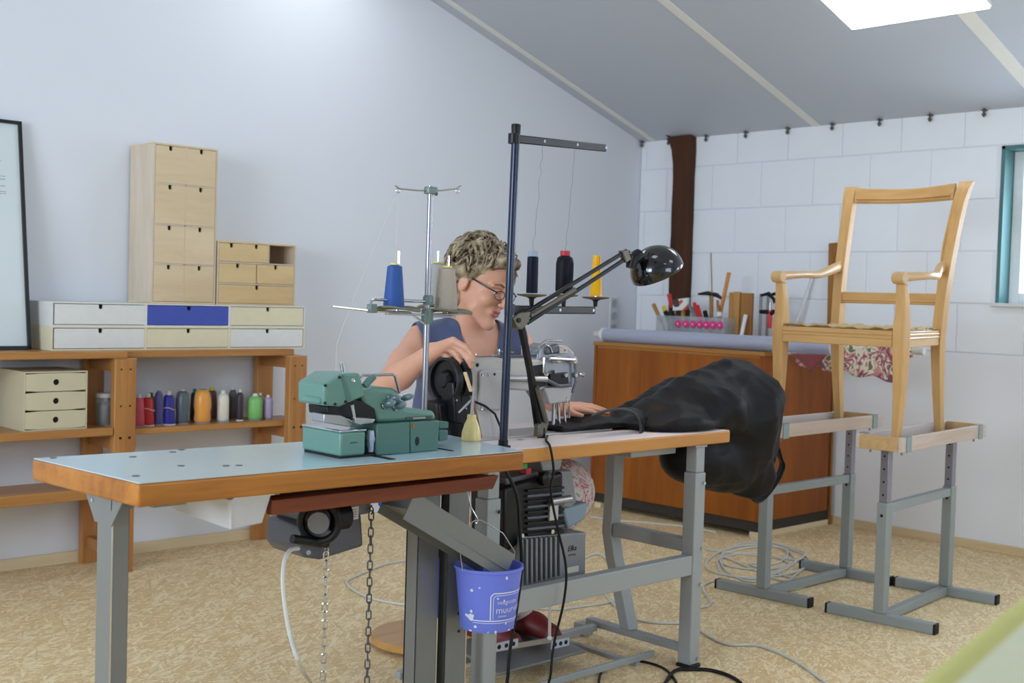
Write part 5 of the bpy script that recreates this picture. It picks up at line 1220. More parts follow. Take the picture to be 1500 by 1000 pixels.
def cone_thing(name, label, base, prof, c, inner=None, rough=.5):
    t = thing(name, label, 'thread', base, 'thread cones on the machine stands')
    mt = plain(name+'_winding', c, rough, var=.1, scale=120, spec=.2)
    M().lathe([(r, z) for (r, z) in prof], base, n=28, cap=False).build('thread_winding', mt, t, ang=50)
    if inner:
        for (pr, pcol, nm_) in inner: M().lathe(pr, base, n=20, cap=False).build(nm_, plain(name+'_'+nm_, pcol, .5), t)
    return t
k_ = 3.5/FPX
q = pads[779]; cone_thing('navy_thread_spool', 'slim blackish navy thread spool with grey top tube', q, [(.0028, .002), (.0168, .002), (.0172, .006), (.0164, .108), (.0090, .109)], (14, 18, 40), [([(.0100, .109), (.0155, .110), (.0150, .126), (.0120, .126), (.010, .110)], (160,172,190), 'core'), ([(.003, .0), (.022, 0), (.022, .0019), (.003, .0019)], (210,214,222), 'base_disc')])
q = pads[826]; cone_thing('black_thread_cone', 'black thread cone with a red top ring', q, [(.0028, .002), (.024, .002), (.0275, .012), (.0275, .095), (.024, .112), (.016, .118), (.010, .119)], (16, 18, 28), [([(.010, .118), (.0155, .119), (.015, .134), (.011, .134), (.010, .119)], (186,44,54), 'core')])
q = pads[872.5]; cone_thing('yellow_thread_cone', 'bright yellow empty plastic thread cone', q, [(.0028, .002), (.0205, .002), (.0205, .010), (.0195, .012), (.0125, .134), (.0095, .134), (.017, .010)], (250, 186, 36), rough=.3)
# ---------------------------------------------------------------- chrome thread stand of the overlock
YP = -2.655
p1b = W(621, 640, Y=YP); p1b.z = Z1T; p1t = W(631, 272, Y=YP); p1b.x = p1t.x-.002
cs = thing('chrome_thread_stand', 'chrome thread stand with forked top arms behind the overlock machine', 'thread stand', p1b)
M().tube([p1b, p1t], .0078, 16).build('pole', plain('worn_chrome', (150,150,156), .3, .9), cs)
M().lathe([(.022, 0), (.022, .005), (.011, .008), (.011, .02)], p1b, n=20).build('base_flange', m_gun, cs)
m_gg = plain('grey_green_casting', (112,128,124), .45, .3)
tc = W(631, 279, Y=YP)
M().lathe([(.017, -.009), (.018, -.006), (.018, .006), (.017, .009)], tc, n=20).build('top_collar', m_gg, cs)
q = W(639, 284, Y=YP-.014); M().ball(q, .005).build('clamp_screw', m_gun, cs)
for (a, b, fk) in ((613, 586, -1), (645, 668, 1)):
    s0, s1 = W(a, 279, Y=YP), W(b, 276.5, Y=YP); f_ = W(b+7*fk, 272, Y=YP)
    M().tube([tc, s0, s1, f_], .0022, 8).build('thread_arm', m_brush, cs)
    M().tube([s1+V((.006*fk+.006*math.cos(a_), 0, -.005+.006*math.sin(a_))) for a_ in [2*PI*i/12 for i in range(12)]], .0014, 6, closed=True).build('eyelet', m_chrome, cs)
mb = W(626, 458, Y=YP)
M().lathe([(.013, -.03), (.016, -.02), (.016, .008), (.012, .012)], mb, n=18).build('spool_hub', m_gg, cs)
M().lathe([(.013, -.006), (.014, 0), (.014, .014), (.010, .02)], W(627, 443, Y=YP), n=18).build('rod_hub', m_gg, cs)
c2 = W(627, 441, Y=YP)
M().tube([c2, W(612, 441, Y=YP-.004), W(548, 438, Y=YP-.004), W(543, 441, Y=YP-.004), W(542, 452, Y=YP-.004)], .0042, 10).build('bent_rod', m_chrome, cs)
M().box((W(539, 449, Y=YP).x, YP-.012, W(540, 458, Y=YP).z), (W(549, 449, Y=YP).x, YP+.006, W(540, 445, Y=YP).z)).build('rod_block', m_gg, cs, bevel=.002)
M().tube([W(487, 449, Y=YP-.004), W(542, 455, Y=YP-.004), W(600, 457.5, Y=YP-.004), W(622, 474, Y=YP-.004)], .003, 8).build('thread_rod', m_chrome, cs)
for (a, b, c, d_) in ((566, 459, 620, 461), (628, 461, 688, 459), (628, 463, 665, 464)): M().bar(W(a, b, Y=YP), W(c, d_, Y=YP), .016, .006).build('spool_arm', m_brush, cs, bevel=.001)
def felt(pc, pz, w_, label=None, dy=0.0):
    q = W(pc, pz, Y=YP+dy); r = w_*3.3/FPX/2/1.0; m = M(); n = 30
    for rr_ in (0.15, .55, 1.0):
        for j in range(n):
            a = 2*PI*j/n; m.v.append((q.x+rr_*r*math.cos(a), q.y+rr_*r*math.sin(a), q.z+.006*rr_*rr_*math.sin(2*a+.6)))
    for i in range(2):
        for j in range(n): m.f.append((i*n+j, i*n+(j+1) % n, (i+1)*n+(j+1) % n, (i+1)*n+j))
    m.f.append(tuple(range(n)))
    m.build('spool_pad', m_pad, cs, solid=.004); return V((q.x, q.y, q.z+.004))
f1 = felt(582, 452, 66); f2 = felt(655, 455.5, 74); f3 = felt(640, 449, 60, dy=.10)
for (f, h) in ((f1, .145), (f2, .145), (f3, .15)): M().cyl(f+V((0, 0, -.016)), f+V((0, 0, h)), .0028, n=8).build('spindle', m_chrome, cs)
M().bar(V((mb.x, mb.y+.014, mb.z-.004)), V((f3.x, f3.y, f3.z-.012)), .014, .006).build('spool_arm', m_brush, cs)
cone_thing('blue_thread_cone', 'blue thread cone on the chrome stand', f1+V((-.012, 0, .0)), [(.003, .001), (.0265, .001), (.0275, .006), (.0190, .105), (.012, .108)], (52, 84, 150), [([(.008, .1075), (.0125, .109), (.0115, .113), (.006, .113)], (220,214,120), 'core_rim')])
cone_thing('beige_thread_cone', 'beige thread cone with yellow core rim on the chrome stand', f2+V((-.005, 0, .0)), [(.003, .001), (.031, .001), (.0315, .006), (.0225, .108), (.014, .111)], (172, 160, 146), [([(.008, .1105), (.0145, .112), (.0135, .117), (.006, .117)], (220,206,110), 'core_rim')])
cone_thing('grey_thread_cone', 'grey beige thread cone on the rear pad of the chrome stand', f3, [(.003, .001), (.030, .001), (.0305, .006), (.0215, .112), (.014, .115)], (160, 156, 150), [([(.008, .1145), (.0145, .116), (.0135, .121), (.006, .121)], (200,190,120), 'core_rim')])
# threads running up to the arms
m_thr = plain('pale_thread', (206,206,204), .7); m_thrd = plain('dark_thread', (90,92,100), .7)
def thread(label, pts, mt, r=.00045):
    o = M().tube(pts, r, 5).build('sewing_thread', mt); tag(o, label, 'thread', 'loose sewing threads')
e1 = W(583, 280, Y=YP)
thread('pale thread rising from the blue cone to the chrome arm', [f1+V((-.012, 0, .116)), e1*.5+(f1+V((-.012, 0, .114)))*.5+V((.002, 0, 0)), e1], m_thr)
thread('pale thread slanting from the chrome arm to the overlock machine', [e1, W(541, 380, Y=YP-.02), W(505, 470, Y=YP-.04), W(493, 505, Y=YP-.05), W(490, 585, Y=YP-.10)], m_thr)
def wig(a, b, amp, seed):
    rr = random.Random(seed); n = 14; return [a+(b-a)*(i/n)+V((rr.uniform(-amp, amp) if 0 < i < n else 0, rr.uniform(-amp, amp)*.5 if 0 < i < n else 0, 0)) for i in range(n+1)]
thread('dark thread kinking from the navy spool to the top arm', wig(pads[779]+V((0, 0, .128)), pa+(pb-pa)*.29, .004, 1), m_thrd)
thread('dark thread hanging from the top arm to the black cone', wig(pads[826]+V((0, 0, .136)), pa+(pb-pa)*.64, .004, 2), m_thrd)
# ---------------------------------------------------------------- black task lamp
YLp = -2.50
lb = W(793, 641, Z=Z2); YLp = lb.y
lp = thing('task_lamp', 'black jointed task lamp clamped to the white topped table', 'lamp', (lb.x, lb.y, Z2))
M().lathe([(.013, 0), (.013, .03), (.010, .034)], lb, n=16).build('clamp_post', m_blackm, lp)
m_lampg = plain('olive_grey_metal', (110,104,92), .4, .5)
j1 = W(792, 622, Y=YLp); YU = -2.612; j2 = W(762, 470, Y=YU)
q = W(800, 628, Y=YLp-.01); pprism([(789, 640), (799, 640), (805, 618), (797, 614), (790, 622)], YLp-.012, .024).build('clamp_bracket', m_lampg, lp, bevel=.004)
M().bar(j1, j2, .018, .017, up=(0, 1, 0)).build('lower_arm', m_blackm, lp, bevel=.003)
M().tube([W(800, 617, Y=YLp-.014), W(787, 568, Y=YLp-.05)], .008, 12).build('lower_spring_cover', m_lampg, lp)
M().bar(W(785, 622, Y=YLp+.012), W(766, 485, Y=YU+.012), .01, .008, up=(0, 1, 0)).build('lower_link', m_blackm, lp)
pprism([(751, 466), (762, 458), (778, 456), (775, 472), (765, 483), (758, 480)], YU-.016, .032).build('elbow_bracket', m_lampg, lp, bevel=.003)
M().cyl(W(761, 469, Y=YU-.02), W(761, 469, Y=YU-.02)+V((0, .04, 0)), .007, n=12).build('elbow_bolt', m_blackm, lp)
M().bar(W(763, 462, Y=YU), W(918, 367, Y=YU), .012, .009, up=(0, 1, 0)).build('upper_arm', m_blackm, lp, bevel=.002)
M().bar(W(772, 473, Y=YU), W(921, 376, Y=YU), .012, .009, up=(0, 1, 0)).build('upper_arm', m_blackm, lp, bevel=.002)
M().tube([W(777, 463, Y=YU-.014), W(842, 424, Y=YU-.014)], [.006, .007], 12).build('upper_spring_cover', m_lampg, lp)
hj = W(920, 372, Y=YU)
M().tube([hj+V((.012*math.cos(a), 0, .012*math.sin(a))) for a in [2*PI*i/16 for i in range(16)]], .003, 8, closed=True).build('head_ring', m_brush, lp)
pprism([(912, 367), (921, 366), (926, 380), (918, 385)], YU-.010, .02).build('head_bracket', m_lampg, lp, bevel=.003)
sc_ = W(962, 396, Y=YU); ax_ = (W(951, 360, Y=YU)-W(966, 408, Y=YU)).normalized(); ax_ = (ax_+V((0, .10, 0))).normalized()
R0 = .088
prof = [(R0*.985, -.012), (R0, -.010)] + [(R0*math.cos(a), R0*.92*math.sin(a)) for a in [PI/2*i/12 for i in range(0, 12)]] + [(.004, R0*.92)]
inn = [(.004, R0*.90)] + [(R0*.965*math.cos(a), R0*.89*math.sin(a)) for a in [PI/2*i/12 for i in range(11, -1, -1)]] + [(R0*.965, -.012)]
m_shade = plain('gloss_black_shade', (12,14,18), .12, 0, coat=.6)
M().lathe(prof, sc_, ax_, 40, cap=False).build('lamp_shade', m_shade, lp, ang=60)
M().lathe(inn, sc_, ax_, 40, cap=False).build('shade_lining', m_white, lp, ang=60)
M().ball(sc_+ax_*.022, .026).build('bulb', emis('lit_bulb', (1, .72, .50, 1), 25.0), lp)
bl_ = bpy.data.lights.new('lamp_light', 'POINT'); bl_.energy = 5.0; bl_.color = (1, .74, .52); bl_.shadow_soft_size = .02
blo = bpy.data.objects.new('lamp_light', bl_); col.objects.link(blo); blo.location = sc_-ax_*.008
q0, q1 = W(921, 380, Y=YU), W(938, 388, Y=YU)
M().tube([W(924, 392, Y=YU-.0), W(926, 380, Y=YU), W(936, 374, Y=YU)], [.016, .022, .022], 16).build('lamp_neck', m_blackm, lp)
q = sc_+ax_*.07; M().ball(W(957, 372, Y=YU-.06), (.007, .007, .004)).build('shade_screw', m_blackm, lp)
# lamp flex falling over the table edge
def bez(pts, n=10):
    out = []; K = len(pts)
    for i in range(K-1):
        p0, p1, p2, p3 = pts[max(i-1, 0)], pts[i], pts[i+1], pts[min(i+2, K-1)]
        for s in range(n if i < K-2 else n+1):
            u_ = s/n; out.append(.5*((2*p1)+(-p0+p2)*u_+(2*p0-5*p1+4*p2-p3)*u_*u_+(-p0+3*p1-3*p2+p3)*u_**3))
    return out
YC = Y20-.014
flex = [lb+V((.014, -.012, .006)), W(800, 645, Z=Z2+.006), W(806, 655, Y=YC), W(811, 690, Y=YC), W(807, 720, Y=YC-.01), W(816, 770, Y=YC-.012), W(829, 830, Y=YC-.014), W(826, 880, Y=YC-.01), W(812, 940, Y=YC-.01), W(807, 985, Y=YC-.02)]
flex.append(V((flex[-1].x, flex[-1].y, .004))); flex.append(V((flex[-1].x+.10, flex[-1].y-.25, .004)))
tag(M().tube(bez(flex, 8), .0038, 8).build('lamp_cable', m_blk), 'black lamp cable falling over the light wood table edge', 'cable')
c2_ = [V((-3.70, Y20-.008, .74)), W(757, 725, Y=YC-.02), W(761, 770, Y=YC-.03), W(764, 830, Y=YC-.03), W(757, 890, Y=YC-.03), W(748, 945, Y=YC-.03), W(744, 990, Y=YC-.03)]
c2_.append(V((c2_[-1].x, c2_[-1].y, .004))); c2_.append(V((c2_[-1].x+.05, c2_[-1].y-.3, .004)))
tag(M().tube(bez(c2_, 8), .005, 8).build('motor_cable', m_blk), 'thick black cable hanging down behind the blue bucket', 'cable')
# ---------------------------------------------------------------- floor cables
m_wcab = plain('white_cable', (206,204,196), .5); 
def fcable(name, label, pix, r, mt, z=None, extra=None, n=8):
    z = z or r+.0005
    pts = [W(a, b, Z=z) for (a, b) in pix]
    if extra: pts = extra+pts
    return tag(M().tube(bez(pts, n), r, 7).build(name, mt), label, 'cable')
e0 = W(437, 803, Y=YM-.02)
fcable('white_cable', 'white cable dropping from the small motor to the floor', [(455, 1000), (480, 1040)], .0052, m_wcab, extra=[e0, W(425, 806, Y=YM-.05), W(416, 825, Y=YM-.07), W(415, 865, Y=YM-.09), W(424, 925, Y=YM-.11), W(440, 975, Y=YM-.13)])
fcable('white_cable', 'white cable crossing the boards behind the stool base', [(615, 888), (560, 880), (525, 868), (508, 852), (530, 840), (565, 826), (600, 820), (640, 816), (700, 812), (760, 815)], .005, m_wcab)
fcable('white_cable', 'white cable looping on the boards under the white topped table', [(760, 888), (815, 892), (850, 888), (900, 880), (925, 868), (910, 845), (880, 812), (850, 818), (800, 828), (770, 838)], .005, m_wcab)
fcable('white_cable', 'thin white cable curving from the table frame towards the open floor', [(884, 868), (905, 890), (930, 906), (965, 912), (1010, 915), (1060, 942), (1110, 945), (1160, 965), (1200, 992), (1235, 1020)], .005, m_wcab)
fcable('white_cable', 'white cable running along the foot of the wooden cabinet', [(864, 756), (900, 762), (945, 765), (975, 768), (1010, 772), (1050, 780)], .005, m_wcab)
coil = []
for k in range(5):
    cx_, cy_ = 1105+[0, 8, -6, 14, 4][k], 822+[0, -8, 6, 4, -10][k]; rx, ry = [70, 60, 52, 64, 48][k], [24, 20, 18, 26, 15][k]
    for i in range(10):
        a = 2*PI*i/10+k*.6; coil.append((cx_+rx*math.cos(a)*(1+.12*math.sin(3*a+k)), cy_+ry*math.sin(a)))
fcable('white_cable', 'white cable lying in loose coils by the trestle feet', [(1005, 815), (1010, 795), (1045, 806)]+coil+[(1180, 855), (1120, 866), (1060, 850), (1030, 858), (1040, 885), (1000, 890)], .0048, m_wcab, n=6)
fcable('black_cable', 'thin black cable arching on the boards before the table foot', [(876, 1030), (880, 985), (900, 970), (930, 967), (965, 975), (985, 990), (1000, 1020)], .0042, m_blk)
fcable('black_cable', 'thick black cable bending round the table foot', [(960, 1030), (985, 985), (1010, 980), (1045, 982), (1080, 996), (1110, 1030)], .0062, m_blk)
# ---------------------------------------------------------------- cutting table edge close to the camera
na = [W(1322, 1040, D=1.0), W(1520, 858, D=1.0)]
zt_n = .97
c0, c1 = W(1305, 1000, Z=zt_n), W(1500, 850, Z=zt_n)
ct = thing('cutting_table', 'pale yellow green padded table edge across the open floor from the trestles', 'table', ((c0.x+c1.x)/2+.3, (c0.y+c1.y)/2-.3, 0))
dd = (c1-c0).normalized(); pr_ = V((dd.y, -dd.x, 0)); a0, a1 = c0-dd*.9, c1+dd*.02

M().hexa([V((p.x, p.y, zt_n-.06)) for p in (a0, a1+dd*.9, a1+dd*.9+pr_*.55, a0+pr_*.55)], [V((p.x, p.y, zt_n-.004)) for p in (a0, a1+dd*.9, a1+dd*.9+pr_*.55, a0+pr_*.55)]).build('padded_edge', plain('yellow_green_cloth', (196,190,112), .8), ct, bevel=.02, seg=4)
i0, i1 = a0+pr_*.035+dd*.035, a1+dd*.865+pr_*.035
M().hexa([V((p.x, p.y, zt_n-.0039)) for p in (i0, i1, i1+pr_*.48, i0+pr_*.48)], [V((p.x, p.y, zt_n)) for p in (i0, i1, i1+pr_*.48, i0+pr_*.48)]).build('table_cover', plain('pale_green_cover', (212,210,178), .8), ct)
for (u_, v_) in ((.05, .05), (.05, .5), (.95, .05), (.95, .5)):
    L_ = (a1+dd*.9-a0).length; q = a0+dd*L_*u_+pr_*v_; M().box((q.x-.03, q.y-.03, 0), (q.x+.03, q.y+.03, zt_n-.0605)).build('leg', m_bw, ct)
# ================================================================== soft shapes: distance-field mesher
def smin(a, b, k):
    if k <= 0: return np.minimum(a, b)
    h = np.clip(.5+.5*(b-a)/k, 0, 1); return b*(1-h)+a*h-k*h*(1-h)
class Field:
    def __init__(s, lo, hi, h):
        s.lo = np.array(lo, float); s.h = h; s.n = np.ceil((np.array(hi)-s.lo)/h).astype(int)+1; s.D = np.full(s.n, .3, np.float32)
    def sub(s, lo, hi):
        i0 = np.clip(np.floor((np.array(lo)-s.lo)/s.h).astype(int), 0, s.n); i1 = np.clip(np.ceil((np.array(hi)-s.lo)/s.h).astype(int)+1, 0, s.n)
        sl = tuple(slice(a, b) for a, b in zip(i0, i1))
        g = np.meshgrid(*[s.lo[k]+s.h*np.arange(i0[k], i1[k]) for k in range(3)], indexing='ij'); return sl, np.stack(g, -1).astype(np.float32)
    def put(s, sl, d, k, op='u'):
        if 0 in s.D[sl].shape: return
        s.D[sl] = smin(s.D[sl], d, k) if op == 'u' else np.maximum(s.D[sl], -d)
    def cone(s, a, b, ra, rb, k=.01):
        a, b = np.array(a, float), np.array(b, float); m = max(ra, rb)+k+.03
        sl, P = s.sub(np.minimum(a, b)-m, np.maximum(a, b)+m); ab = b-a; L2 = ab@ab+1e-12
        t = np.clip(((P-a)@ab)/L2, 0, 1); d = np.linalg.norm(P-a-t[..., None]*ab, axis=-1)-(ra+(rb-ra)*t); s.put(sl, d, k)
    def chain(s, pts, rs, k=.006):
        for i in range(len(pts)-1): s.cone(pts[i], pts[i+1], rs[i], rs[i+1], k)
    def ell(s, c, r, rot=None, k=.01, op='u'):
        c = np.array(c, float); r = np.array(r, float); m = r.max()+k+.03
        sl, P = s.sub(c-m, c+m); q = P-c
        if rot is not None: q = q@np.array(rot)       # columns of rot are the local axes
        k0 = np.linalg.norm(q/r, axis=-1); k1 = np.linalg.norm(q/(r*r), axis=-1)+1e-9; s.put(sl, k0*(k0-1)/k1, k, op)
    def box(s, lo, hi, rnd=.01, k=.01, op='u'):
        lo, hi = np.array(lo, float), np.array(hi, float); m = rnd+k+.03
        sl, P = s.sub(lo-m, hi+m); q = np.abs(P-(lo+hi)/2)-(hi-lo)/2+rnd
        d = np.linalg.norm(np.maximum(q, 0), axis=-1)+np.minimum(q.max(-1), 0)-rnd; s.put(sl, d, k, op)
    def mesh(s, smooth=1):
        D = s.D; ins = D < 0; n = np.array(D.shape)-1
        cnt = np.zeros(n, np.int8); acc = np.zeros(tuple(n)+(3,), np.float32)
        def c(i, j, k): return tuple(slice(o, o+m) for o, m in zip((i, j, k), n))
        for ax in range(3):
            for u in (0, 1):
                for v in (0, 1):
                    o = [0, 0, 0]; oa, ob = [x for x in range(3) if x != ax]; o[oa] = u; o[ob] = v; e = list(o); e[ax] = 1
                    a, b = D[c(*o)], D[c(*e)]; x = (a < 0) != (b < 0)
                    t = np.where(x, a/(a-b+1e-12), 0); cnt += x
                    acc[..., ax] += t; acc[..., oa] += x*u; acc[..., ob] += x*v
        act = cnt > 0; idx = np.full(tuple(n), -1, np.int32); idx[act] = np.arange(act.sum())
        ijk = np.argwhere(act); v = s.lo+s.h*(ijk+acc[act]/cnt[act][:, None]); F = []
        for ax in range(3):
            oa, ob = [(1, 2), (2, 0), (0, 1)][ax]
            sl0 = [slice(1, m) for m in n]; sl0[ax] = slice(0, n[ax]); sl1 = list(sl0); sl1[ax] = slice(1, n[ax]+1)
            a, b = ins[tuple(sl0)], ins[tuple(sl1)]; p = np.argwhere(a != b)
            if not len(p): continue
            fl = a[tuple(p.T)]; base = p.copy()
            for k in range(3):
                if k != ax: base[:, k] += 1
            def at(da, db):
                q = base.copy(); q[:, oa] += da; q[:, ob] += db; return idx[tuple(q.T)]
            Q = np.stack([at(-1, -1), at(0, -1), at(0, 0), at(-1, 0)], 1); Q[~fl] = Q[~fl][:, ::-1]; F.append(Q)
        F = np.concatenate(F); F = F[(F >= 0).all(1)]
        for _ in range(smooth):
            S = np.zeros_like(v); c_ = np.zeros(len(v))
            for a in range(4):
                i, j = F[:, a], F[:, (a+1) % 4]; np.add.at(S, i, v[j]); np.add.at(c_, i, 1); np.add.at(S, j, v[i]); np.add.at(c_, j, 1)
            v = v*.5+.5*S/np.maximum(c_, 1)[:, None]
        return v, F
def soft(name, v, F, mat, parent=None):
    me = bpy.data.meshes.new(name); me.vertices.add(len(v)); 
    inv = np.array(world_of(parent).inverted()) if parent is not None else np.eye(4)
    v = v@inv[:3, :3].T+inv[:3, 3]
    me.vertices.foreach_set('co', np.asarray(v, np.float32).ravel()); me.loops.add(F.size); me.loops.foreach_set('vertex_index', F.ravel().astype(np.int32))
    me.polygons.add(len(F)); me.polygons.foreach_set('loop_start', np.arange(0, F.size, 4, dtype=np.int32)); me.update(calc_edges=True); me.validate()
    me.polygons.foreach_set('use_smooth', [True]*len(me.polygons)); me.materials.append(mat)
    o = bpy.data.objects.new(name, me); col.objects.link(o)
    if parent is not None: o.parent = parent
    return o
def wrinkle(v, amp, freqs, seed=0):
    r = np.random.RandomState(seed); out = np.zeros(len(v))
    for f, a in freqs:
        for _ in range(3):
            d = r.normal(size=3); d /= np.linalg.norm(d); out += a*np.sin(v@d*f+r.uniform(0, 6)+1.5*np.sin(v@r.normal(size=3)*f*.4))
    return out*amp
def crease(v, fr, seed):
    r = np.random.RandomState(seed); out = np.zeros(len(v))
    for _ in range(5):
        d = r.normal(size=3); d /= np.linalg.norm(d); e = r.normal(size=3); out += 1-np.abs(np.sin(v@d*fr+1.2*np.sin(v@e*fr*.35+r.uniform(0, 6))))*1.6
    return out
def normals(v, F):
    n = np.cross(v[F[:, 2]]-v[F[:, 0]], v[F[:, 3]]-v[F[:, 1]]); N = np.zeros_like(v)
    for k in range(4): np.add.at(N, F[:, k], n)
    return N/np.maximum(np.linalg.norm(N, axis=1), 1e-12)[:, None]
# ---------------------------------------------------------------- black bag spilling over the table end
m_bag = plain('black_canvas', (15,14,17), .55, var=.25, scale=300, bump=.15, spec=.25)
bg_ = thing('black_bag', 'large black canvas bag draped over the end of the white topped table', 'bag', (-2.5, -2.45, Z2))
f = Field((-3.36, -2.72, .40), (-1.90, -2.16, 1.10), .0085)
YG = -2.45
YG = -2.49
def g(x, y, Y=YG): return np.array(W(x, y, Y=Y))
f.cone(g(930, 622), g(1000, 590), .040, .085, .03); f.cone(g(1000, 590), g(1076, 600), .085, .165, .05)
f.ell(g(1074, 592), (.175, .155, .155), k=.05); f.ell(g(1078, 640), (.165, .14, .16), k=.05); f.ell(g(1055, 672), (.17, .12, .125), k=.05); f.ell(g(1020, 668), (.16, .11, .10), k=.05); f.ell(g(1100, 695), (.10, .09, .085), k=.05)
f.ell(g(985, 618, -2.545), (.19, .135, .055), k=.04); f.ell(g(1035, 600, -2.53), (.15, .15, .11), k=.05)
f.cone(g(955, 606, -2.50), g(1060, 588, -2.49), .055, .135, .04)
f.box((-3.27, -2.505, Z2+.0085), (-2.80, -2.36, Z2+.030), .009, .02)
f.cone(g(905, 612, -2.36), g(985, 580, -2.36), .03, .07, .03)
# keep clear of the board: table top and frame
f.box((-3.9, -2.9, Z2-.055), (X21+.006, -2.0, Z2+.0022), .0, 0, 's')
f.box((-2.83, -2.9, .40), (-2.735, -2.0, Z2), .0, 0, 's')
v, F_ = f.mesh(2); N_ = normals(v, F_)
keep = np.clip((v[:, 2]-(Z2+.01))/.03, 0, 1)+np.clip((v[:, 0]-(X21+.02))/.05, 0, 1)
v = v+N_*((wrinkle(v, 1, ((14, .003), (31, .0012)), 3)+.0046*crease(v, 13, 4)+.0020*crease(v, 30, 8))*np.clip(keep, 0, 1))[:, None]
soft('bag_body', v, F_, m_bag, bg_)
hem = [W(a, b, Y=-2.60) for (a, b) in ((866, 609), (878, 604), (894, 600), (910, 599), (924, 602), (934, 611), (938, 624), (938, 637))]
M().tube(bez(hem, 5), .0042, 8).build('rolled_hem', plain('black_piping', (40,42,44), .5), bg_)
hm2 = M(); hs = bez(hem, 5); nn = len(hs)
for q in hs: hm2.v += [tuple(q), tuple(q+V((.10, .05, -.004+.03*(q.z < .82))))]
for i in range(nn-1): hm2.f.append((2*i, 2*i+1, 2*i+3, 2*i+2))
hm2.build('opening_flap', m_bag, bg_, solid=.003)
def ribbon(pts, wd, name, mat, parent, dirv=(0, 1, 0)):
    m = M(); d = V(dirv)*wd/2
    for q in pts: m.v += [tuple(q-d), tuple(q+d)]
    for i in range(len(pts)-1): m.f.append((2*i, 2*i+1, 2*i+3, 2*i+2))
    return m.build(name, mat, parent, solid=.003)
ribbon(bez([W(a, b, Y=-2.44) for (a, b) in ((1120, 610), (1134, 640), (1142, 668), (1146, 682), (1136, 705), (1118, 728), (1104, 734), (1098, 722))], 6), .035, 'strap', m_bag, bg_, (.25, .9, .2))
ribbon(bez([W(a, b, Y=-2.50) for (a, b) in ((1090, 690), (1098, 712), (1106, 720), (1118, 712), (1128, 690), (1134, 660), (1132, 640))], 6), .03, 'strap', m_bag, bg_, (.25, .9, .2))
ribbon(bez([W(a, b, Y=-2.62) for (a, b) in ((1008, 628), (1022, 632), (1034, 640), (1038, 650))], 5), .012, 'strap_end', m_bag, bg_, (.7, -.3, .3))
# ---------------------------------------------------------------- stool under the woman
SX, SY = -3.31, -1.915
sl_ = thing('swivel_stool', 'wooden swivel stool with a round wooden base plate under the woman', 'stool', (SX, SY, 0))
m_stool = wood('stool_beech', (202,152,90), (176,124,66), 'x', .6, .35, .3)
M().lathe([(.19, 0), (.195, .004), (.195, .020), (.188, .026), (.05, .028)], (SX, SY, .012), n=48).build('base_disc', m_stool, sl_)
for k in range(4): M().lathe([(.018, 0), (.018, .012)], (SX+.14*math.cos(k*PI/2), SY+.14*math.sin(k*PI/2), 0), n=12).build('rubber_foot', m_blk, sl_)
M().lathe([(.035, 0), (.035, .28), (.022, .285), (.022, .44)], (SX, SY, .04), n=20).build('column', m_brush, sl_)
M().lathe([(.17, 0), (.18, .006), (.18, .03), (.15, .045), (.05, .05)], (SX, SY, .482), n=40).build('seat_cushion', plain('blue_cushion', (38,66,150), .8), sl_)
# ================================================================== the woman at the machine
def skinmat():
    m, N, L, p = nmat('skin'); p.inputs['Roughness'].default_value = .48
    p.inputs['Subsurface Weight'].default_value = .12; p.inputs['Subsurface Radius'].default_value = (.012, .005, .003); p.inputs['Subsurface Scale'].default_value = .5
    tc = N.new('ShaderNodeTexCoord'); ns = N.new('ShaderNodeTexNoise'); ns.inputs['Scale'].default_value = 14; ns.inputs['Detail'].default_value = 4; L.new(tc.outputs['Object'], ns.inputs['Vector'])
    mx = N.new('ShaderNodeMix'); mx.data_type = 'RGBA'; mx.inputs[6].default_value = lin((208,148,122)); mx.inputs[7].default_value = lin((224,170,142)); L.new(ns.outputs[0], mx.inputs[0]); L.new(mx.outputs[2], p.inputs['Base Color'])
    return m
m_skin = skinmat()
wm = thing('person', 'woman in a blue sleeveless top leaning over the grey sewing machine', 'person', (SX, SY-.02, .535))
def A(p): return np.array(p, float)
def D_(x, y, d): return A(W(x, y, D=d))
# torso landmarks
RS = D_(616, 497, 4.00)                   # right shoulder joint (image left)
axv = A((.93, -.37, 0)); LS = RS+axv*.345+A((0, 0, -.005))
mid = (RS+LS)/2; hip = A((SX+.01, SY-.03, .60))
fw = A((-.37, -.93, 0))                   # chest direction
neck0 = mid+A((0, 0, .045))+fw*.01
# head frame
hf = A((.14, -.99, 0)); hf /= np.linalg.norm(hf); pit = math.radians(21); rol = math.radians(-7)
hl = A((-hf[1], hf[0], 0))*1.0            # her left
hfw = hf*math.cos(pit)+A((0, 0, -math.sin(pit))); hup = hf*math.sin(pit)+A((0, 0, math.cos(pit)))
hl2 = hl*math.cos(rol)+hup*math.sin(rol); hup = -hl*math.sin(rol)+hup*math.cos(rol); hl = hl2
HC = D_(709, 416, 3.98)
HR = np.stack([hfw, hl, hup], 1)          # columns: forward, left, up
HS = 1.04
def hd_(x, y, z): return HC+HS*(HR@A((x, y, z)))
f = Field((-3.90, -2.62, .40), (-2.86, -1.72, 1.46), .0043)
